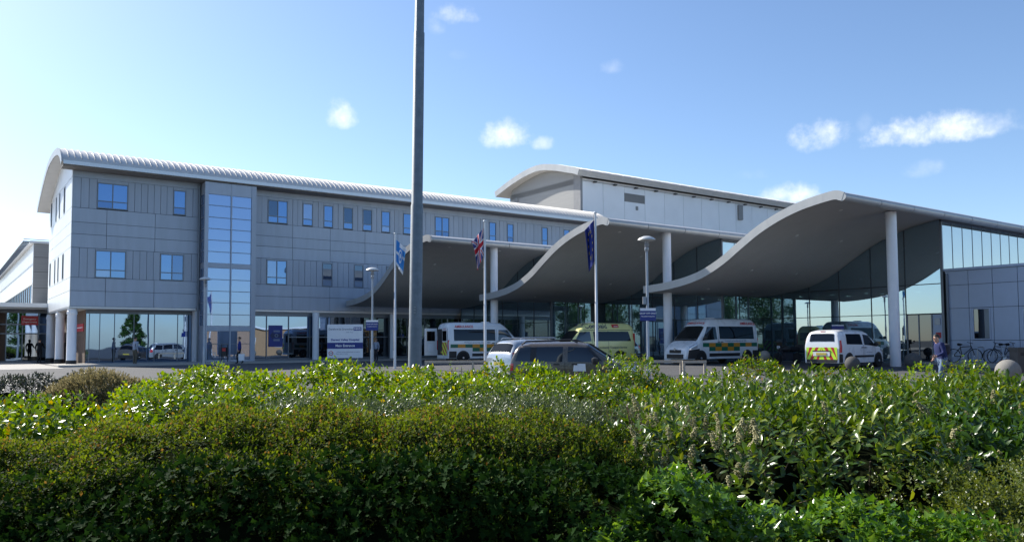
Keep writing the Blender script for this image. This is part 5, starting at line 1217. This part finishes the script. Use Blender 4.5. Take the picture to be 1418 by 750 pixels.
# 2 bright row behind it, left half
br = row(-7.2, -4.6, 8.6, .18, 6, .75, .9, .52, 41, .4, .05) + row(-4.2, -.2, 9.4, .24, 8, .7, .9, .52, 42, .4, .05) + row(-6.2, -2.4, 7.5, .16, 8, .6, .6, .48, 43, .2, .04) + row(-4.8, .5, 11.4, .40, 12, .7, .8, .50, 44, .3, .04) + row(-5.3, -2.6, 12.3, .40, 7, .6, .6, .46, 40, .2, .03) + row(-6.4, -3.6, 6.9, .02, 6, .6, .5, .46, 49, .1, .03) + row(-9.5, -7.0, 9.6, .05, 4, .8, .8, .6, 45, .4)
shrub('spreading_shrub', 'bright yellow green glossy shrubs behind the clipped hedge, left half', 'shrub', br, 170, .075, 'round', ['lf_bright', 'lf_euon'], 51, K=6, spread=80, upb=.9, lump=.14, lf=3.5, deep=.08, tipmat=lambda p, i, r: (pnoise(p, 1.6, 9) > .0).astype(int), core=.84)
# 3 middle row to the right of it
mr_ = row(.3, 2.6, 11.2, .22, 6, .7, .8, .50, 46, .3, .03) + row(-1.8, 1.9, 12.8, .31, 8, .7, .7, .48, 47, .3, .04)
shrub('spreading_shrub', 'mid green leafy shrubs in front of the dark estate car', 'shrub', mr_, 150, .07, 'round', ['lf_euon', 'lf_bright'], 52, K=6, spread=80, upb=.9, lump=.15, lf=3.5, deep=.08, tipmat=lambda p, i, r: (pnoise(p, 1.8, 19) > .25).astype(int))
# 4 grey green shrubs in the middle
gr = row(-2.0, -.75, 7.7, .36, 4, .42, .5, .46, 61, .1) + [(-.35, 7.5, .34, .45, .5, .48), (.15, 7.4, .40, .5, .6, .52), (.62, 7.5, .42, .5, .6, .52), (.95, 7.6, .34, .42, .5, .46), (.3, 6.8, .32, .5, .4, .48), (.75, 6.8, .30, .45, .4, .46)]
shrub('grey_green_shrub', 'grey green small leaved shrubs in the middle of the bed', 'shrub', gr, 520, .042, 'round', ['lf_grey'], 53, K=7, spread=70, upb=.5, lump=.12, lf=6, deep=.07, width=.62)
# 5 laurel hedge on the right
lb = row(1.35, 2.75, 6.4, .18, 5, .60, .7, .66, 71, .10, .04) + row(1.8, 5.0, 7.9, .22, 7, .8, .9, .60, 72, .2, .04) + row(2.2, 5.7, 9.8, .19, 7, .9, .9, .60, 73, .2, .04) + [(1.6, 7.3, .22, .5, .6, .58)]
LR, LP, LN = shrub('laurel_hedge', 'tall laurel hedge with upright cream flower spikes on the right', 'hedge', lb, 78, .115, 'oval', ['lf_laurel'], 54, K=7, spread=78, upb=.9, lump=.12, lf=3, deep=.08, width=.95, single=250, core=.74)
lr = [(3.75, 6.6, .24, .42, .5, .58), (4.25, 6.3, .22, .5, .55, .58), (4.8, 6.6, .12, .6, .6, .56), (4.4, 7.3, .18, .5, .6, .58), (5.3, 7.6, .06, .7, .7, .56)]
shrub('laurel_bush', 'dark glossy laurel bush at the right edge of the bed', 'shrub', lr, 80, .115, 'oval', ['lf_laurel_dark'], 55, K=7, spread=80, upb=.7, lump=.1, lf=3, deep=.08, width=1.05, single=120, core=.74)
# flower spikes on the laurel
def spikes():
    rng = np.random.default_rng(8); d = LP[:, 0]/LP[:, 1]
    ok = np.where((LP[:, 1] < 7.9) & (LP[:, 2] > .25) & (LN[:, 1] < -.05) & (LN[:, 2] < .93) & (((d > .14) & (d < .31)) | (rng.uniform(size=len(LP)) < .12)))[0]
    pick = rng.choice(ok, min(130, len(ok)), replace=False)
    mb = MB(); n = 6
    for k in range(9):
        z = k*.013; rr = .018*(1-.085*k)
        for j in range(n):
            a = 6.283*j/n + k*.5; g_ = RNG.normal(size=3)*.004; c = np.array([rr*math.cos(a)+g_[0], rr*math.sin(a)+g_[1], z+g_[2]]); s = .0085*RNG.uniform(.6, 1.3)
            mb.add([c+np.array(q)*s for q in ((1,0,0),(-1,0,0),(0,1,0),(0,-1,0),(0,0,1),(0,0,-1))], [(0,2,4),(2,1,4),(1,3,4),(3,0,4),(2,0,5),(1,2,5),(3,1,5),(0,3,5)])
    first = None
    for q in pick:
        if first is None: first = mb.build('flower_spike', 'flower', LR); o = first
        else: o = first.copy(); COL.objects.link(o); o.parent = LR
        n_ = Vector(LN[q]); a = (Vector((0, 0, 1.2)) + n_*.5 + Vector(rng.normal(size=3)*.45)).normalized()
        o.location = Vector(LP[q]) - Vector(LR.location) + a*.11 + n_*.09; o.rotation_euler = a.to_track_quat('Z', 'Y').to_euler(); s = rng.uniform(.65, 1.15); o.scale = (s*1.15, s*1.15, s*rng.uniform(.8, 1.25))
spikes()
def twigs(root, P, N, n, ln, seed, mat='bark', up=.6, r0=.004):
    rng = np.random.default_rng(seed); mb = MB(); o = np.array(root.location)
    for q in rng.choice(len(P), min(n, len(P)), replace=False):
        d = N[q] + np.array([0, 0, up]) + rng.normal(size=3)*.35; d /= np.linalg.norm(d); a = P[q]-o-d*.05; l = ln*rng.uniform(.5, 1.4); b = a+d*l*.6+rng.normal(size=3)*.012; mb.tube([a, b, b+(d+rng.normal(size=3)*.35)*l*.5], [r0, r0*.8, r0*.4], 4)
    tag(mb.build('stray_twigs', mat, root), kind='stuff')
twigs(LR, LP, LN, 160, .20, 401, r0=.005); twigs(CR, CP, CN, 420, .11, 402, r0=.003)
bt = thing('bare_twig_shrub', 'thin bare reddish stems between the grey green shrubs and the laurel', 'shrub', (*at(858, 560, 7.2)[:2], -.19)); tb = MB(); rg = np.random.default_rng(5)
for k in range(46):
    x, y = rg.normal(0, .10), rg.normal(0, .22); q = rg.normal(0, .06, 2); h_ = rg.uniform(.75, 1.12); tb.tube([(x, y, 0), (x+q[0], y+q[1], h_*.6), (x+q[0]*2.2, y+q[1]*2.2, h_)], [.006, .005, .002], 4)
    for _ in range(3): a = np.array([x+q[0]*1.5, y+q[1]*1.5, h_*rg.uniform(.6, .9)]); tb.tube([a, a+np.array([rg.normal(0, .06), rg.normal(0, .06), .12])], [.003, .0015], 4)
tag(tb.build('stems', 'red_stem', bt), kind='stuff')
# 6 ivy mounds in front on the right
im = [(.95, 4.7, .14, .45, .45, .52), (.65, 4.5, .06, .36, .4, .44), (1.5, 4.5, .06, .5, .45, .48), (1.95, 4.55, .08, .45, .45, .46), (1.3, 4.2, -.03, .5, .4, .42), (2.4, 4.5, .02, .4, .4, .42), (.9, 4.2, -.02, .4, .4, .42)]
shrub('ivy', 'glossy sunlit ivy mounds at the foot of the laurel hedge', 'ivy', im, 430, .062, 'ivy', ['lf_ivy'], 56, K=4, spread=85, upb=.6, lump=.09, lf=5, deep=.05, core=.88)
# 7 fine leaved golden shrub, bottom right corner
fb = [(2.95, 4.7, .08, .42, .4, .44), (3.35, 4.75, .16, .4, .4, .46), (2.65, 4.4, -.02, .4, .35, .40), (3.1, 4.3, 0, .4, .35, .42), (3.7, 5.1, .2, .5, .45, .5), (3.0, 5.5, .12, .3, .3, .42)]
shrub('fine_leaved_shrub', 'fine leaved yellow green shrub in the bottom right corner', 'shrub', fb, 560, .030, 'tiny', ['lf_fine'], 57, K=9, spread=70, upb=.5, lump=.14, lf=6, deep=.06, width=1.1, core=.86)
# 8 dry brown mound and dark low shrub far left
shrub('dry_mound_shrub', 'dry brown twiggy mound in front of the wing columns', 'shrub', [(-6.75, 13.2, .22, .75, .8, .72), (-7.2, 13.0, .12, .5, .7, .66), (-6.25, 13.3, .12, .5, .7, .68)], 900, .06, 'tiny', ['lf_brown'], 58, K=7, spread=55, upb=.9, lump=.05, lf=5, deep=.12, width=.7)
shrub('low_dark_shrub', 'low dark green shrub at the far left edge of the bed', 'shrub', [(-9.0, 14.2, .25, .6, .6, .62), (-8.4, 14.4, .25, .5, .6, .62), (-9.6, 14.2, .2, .7, .6, .60), (-7.9, 14.5, .2, .45, .5, .6)], 380, .055, 'tiny', ['lf_dark'], 59, K=6, spread=60, upb=1., lump=.10, lf=6, deep=.06)
# 9 bright bushes at the back right and sprigs
shrub('spreading_shrub', 'bright light green bush in front of the walking man', 'shrub', [(6.6, 12.6, .34, .6, .7, .5), (7.1, 12.4, .30, .5, .6, .5), (6.1, 12.3, .26, .6, .6, .48), (5.2, 11.8, .2, .8, .6, .46)], 190, .065, 'round', ['lf_bright'], 62, K=6, spread=75, upb=1., lump=.16, lf=4, deep=.07)
shrub('spreading_shrub', 'bright green bush beside the pale stone ball at the right edge', 'shrub', [(8.0, 11.8, .08, .45, .6, .46), (8.4, 12.4, .16, .4, .6, .46), (7.0, 10.6, .02, .6, .5, .46)], 190, .065, 'round', ['lf_bright'], 63, K=6, spread=75, upb=1., lump=.16, lf=4, deep=.07)
shrub('spreading_shrub', 'reddish tipped mixed shrubs behind the laurel hedge, below the ambulance', 'shrub', row(2.1, 5.6, 12.6, .49, 9, .6, .6, .45, 48, .3, .05), 160, .065, 'round', ['lf_euon', 'lf_cotontip'], 64, K=6, spread=75, upb=1., lump=.16, lf=4, deep=.07, tipmat=lambda p, i, r: ((pnoise(p, 2.2, 29) > .55) & (i > 3)).astype(int))
def sprig(px, Y, top, label, seed, leafmat='lf_bright', n=7):
    rng = np.random.default_rng(seed); p = at(px, 500, Y); r = thing('sapling', label, 'sapling', (p[0], p[1], -.19)); h = at(px, top, Y)[2]+.19
    st = MB(); pos, ax, nr, sz = [], [], [], []
    for k in range(n):
        a = rng.uniform(0, 6.28); e = rng.uniform(.08, .26); hh = h*rng.uniform(.75, 1); pts = [(0, 0, 0), (e*.3*math.cos(a), e*.3*math.sin(a), hh*.55), (e*math.cos(a), e*math.sin(a), hh)]
        st.tube(pts, [.009, .006, .003], 5)
        for q in range(26):
            t = rng.uniform(.45, 1.0); c = np.array(pts[1])*(1-(t-.45)/.55) + np.array(pts[2])*((t-.45)/.55); d = rng.normal(size=3); d[2] = abs(d[2])*.5; pos.append(c); ax.append(d); nr.append(np.array([0, 0, 1])+rng.normal(size=3)*.4); sz.append(rng.uniform(.035, .06))
    st.build('stems', 'bark', r); tag(leaves_mesh('foliage', np.array(pos), np.array(ax), np.array(nr), np.array(sz), 'round', [leafmat], np.zeros(len(pos), int), r), kind='stuff')
sprig(1347, 13.2, 486, 'thin leafy sapling in front of the bicycles', 91); sprig(886, 14.5, 490, 'thin leafy sprig beside the foot of the tall street lamp', 92, 'lf_fine', 5); sprig(640, 12.2, 497, 'upright bright sprig in front of the open ambulance', 93); sprig(1318, 13.6, 492, 'bright leafy sprig in front of the walking man', 94)

# ================================================================ TREES BEHIND THE VIEWPOINT (they shade the hedge face and show in the glass)
def tree(x, y, h, r, label, seed, conifer=False):
    rng = np.random.default_rng(seed); root = thing('tree', label, 'tree', (x, y, gz(y)), 0, 'trees behind the viewpoint')
    tr = MB().tube([(0, 0, 0), (.05, .03, h*.35), (0, .08, h*.8)], [.22, .16, .05], 10)
    for k in range(9):
        a = rng.uniform(0, 6.28); z = h*rng.uniform(.25, .7); e = r*rng.uniform(.5, .85); tr.tube([(0, 0, z), (e*.5*math.cos(a), e*.5*math.sin(a), z+e*.35), (e*math.cos(a), e*math.sin(a), z+e*.55)], [.07, .045, .015], 6)
    tr.build('trunk', 'bark', root)
    pts, nn = [], []
    for k in range(60):
        if conifer: z = h*(.12+.86*(k/60)); q = r*(1-k/62)*rng.uniform(.5, 1)
        else: z = h*.62 + h*.34*rng.uniform(-1, 1); q = r*math.sqrt(max(.05, 1-((z-h*.62)/(h*.38))**2))*rng.uniform(.3, .9)
        a = rng.uniform(0, 6.28); c = np.array([q*math.cos(a), q*math.sin(a), z]); s = r*(.22 if conifer else .32)
        d = rng.normal(size=(150, 3)); d /= np.linalg.norm(d, axis=1, keepdims=True); pts.append(c+d*s*rng.uniform(.4, 1, (150, 1))*np.array([1, 1, .75])); nn.append(d)
    P = np.concatenate(pts); N = np.concatenate(nn); n = len(P)
    tag(leaves_mesh('crown', P, rng.normal(size=(n, 3)), N+np.array([0, 0, .6]), rng.uniform(.16, .30, n), 'round', ['lf_laurel_dark'], np.zeros(n, int), root), kind='stuff')
for k, (x, y, h, r, c, l) in enumerate([(-9, -7, 8.5, 3.6, 0, 'broad tree behind the viewpoint, far to the left'), (-3, -8.5, 9, 3.8, 0, 'broad tree behind the viewpoint, just to the left'), (3.5, -7.5, 8, 3.5, 0, 'broad tree directly behind the viewpoint'), (10, -8, 9, 3.8, 0, 'broad tree behind the viewpoint, to the right'), (17, -5, 7.5, 3.2, 0, 'broad tree behind the viewpoint, far to the right'), (25, 4, 7.5, 2.2, 1, 'conical evergreen beyond the right edge, mirrored in the shopfront')]): tree(x, y, h, r, l, 200+k, c)
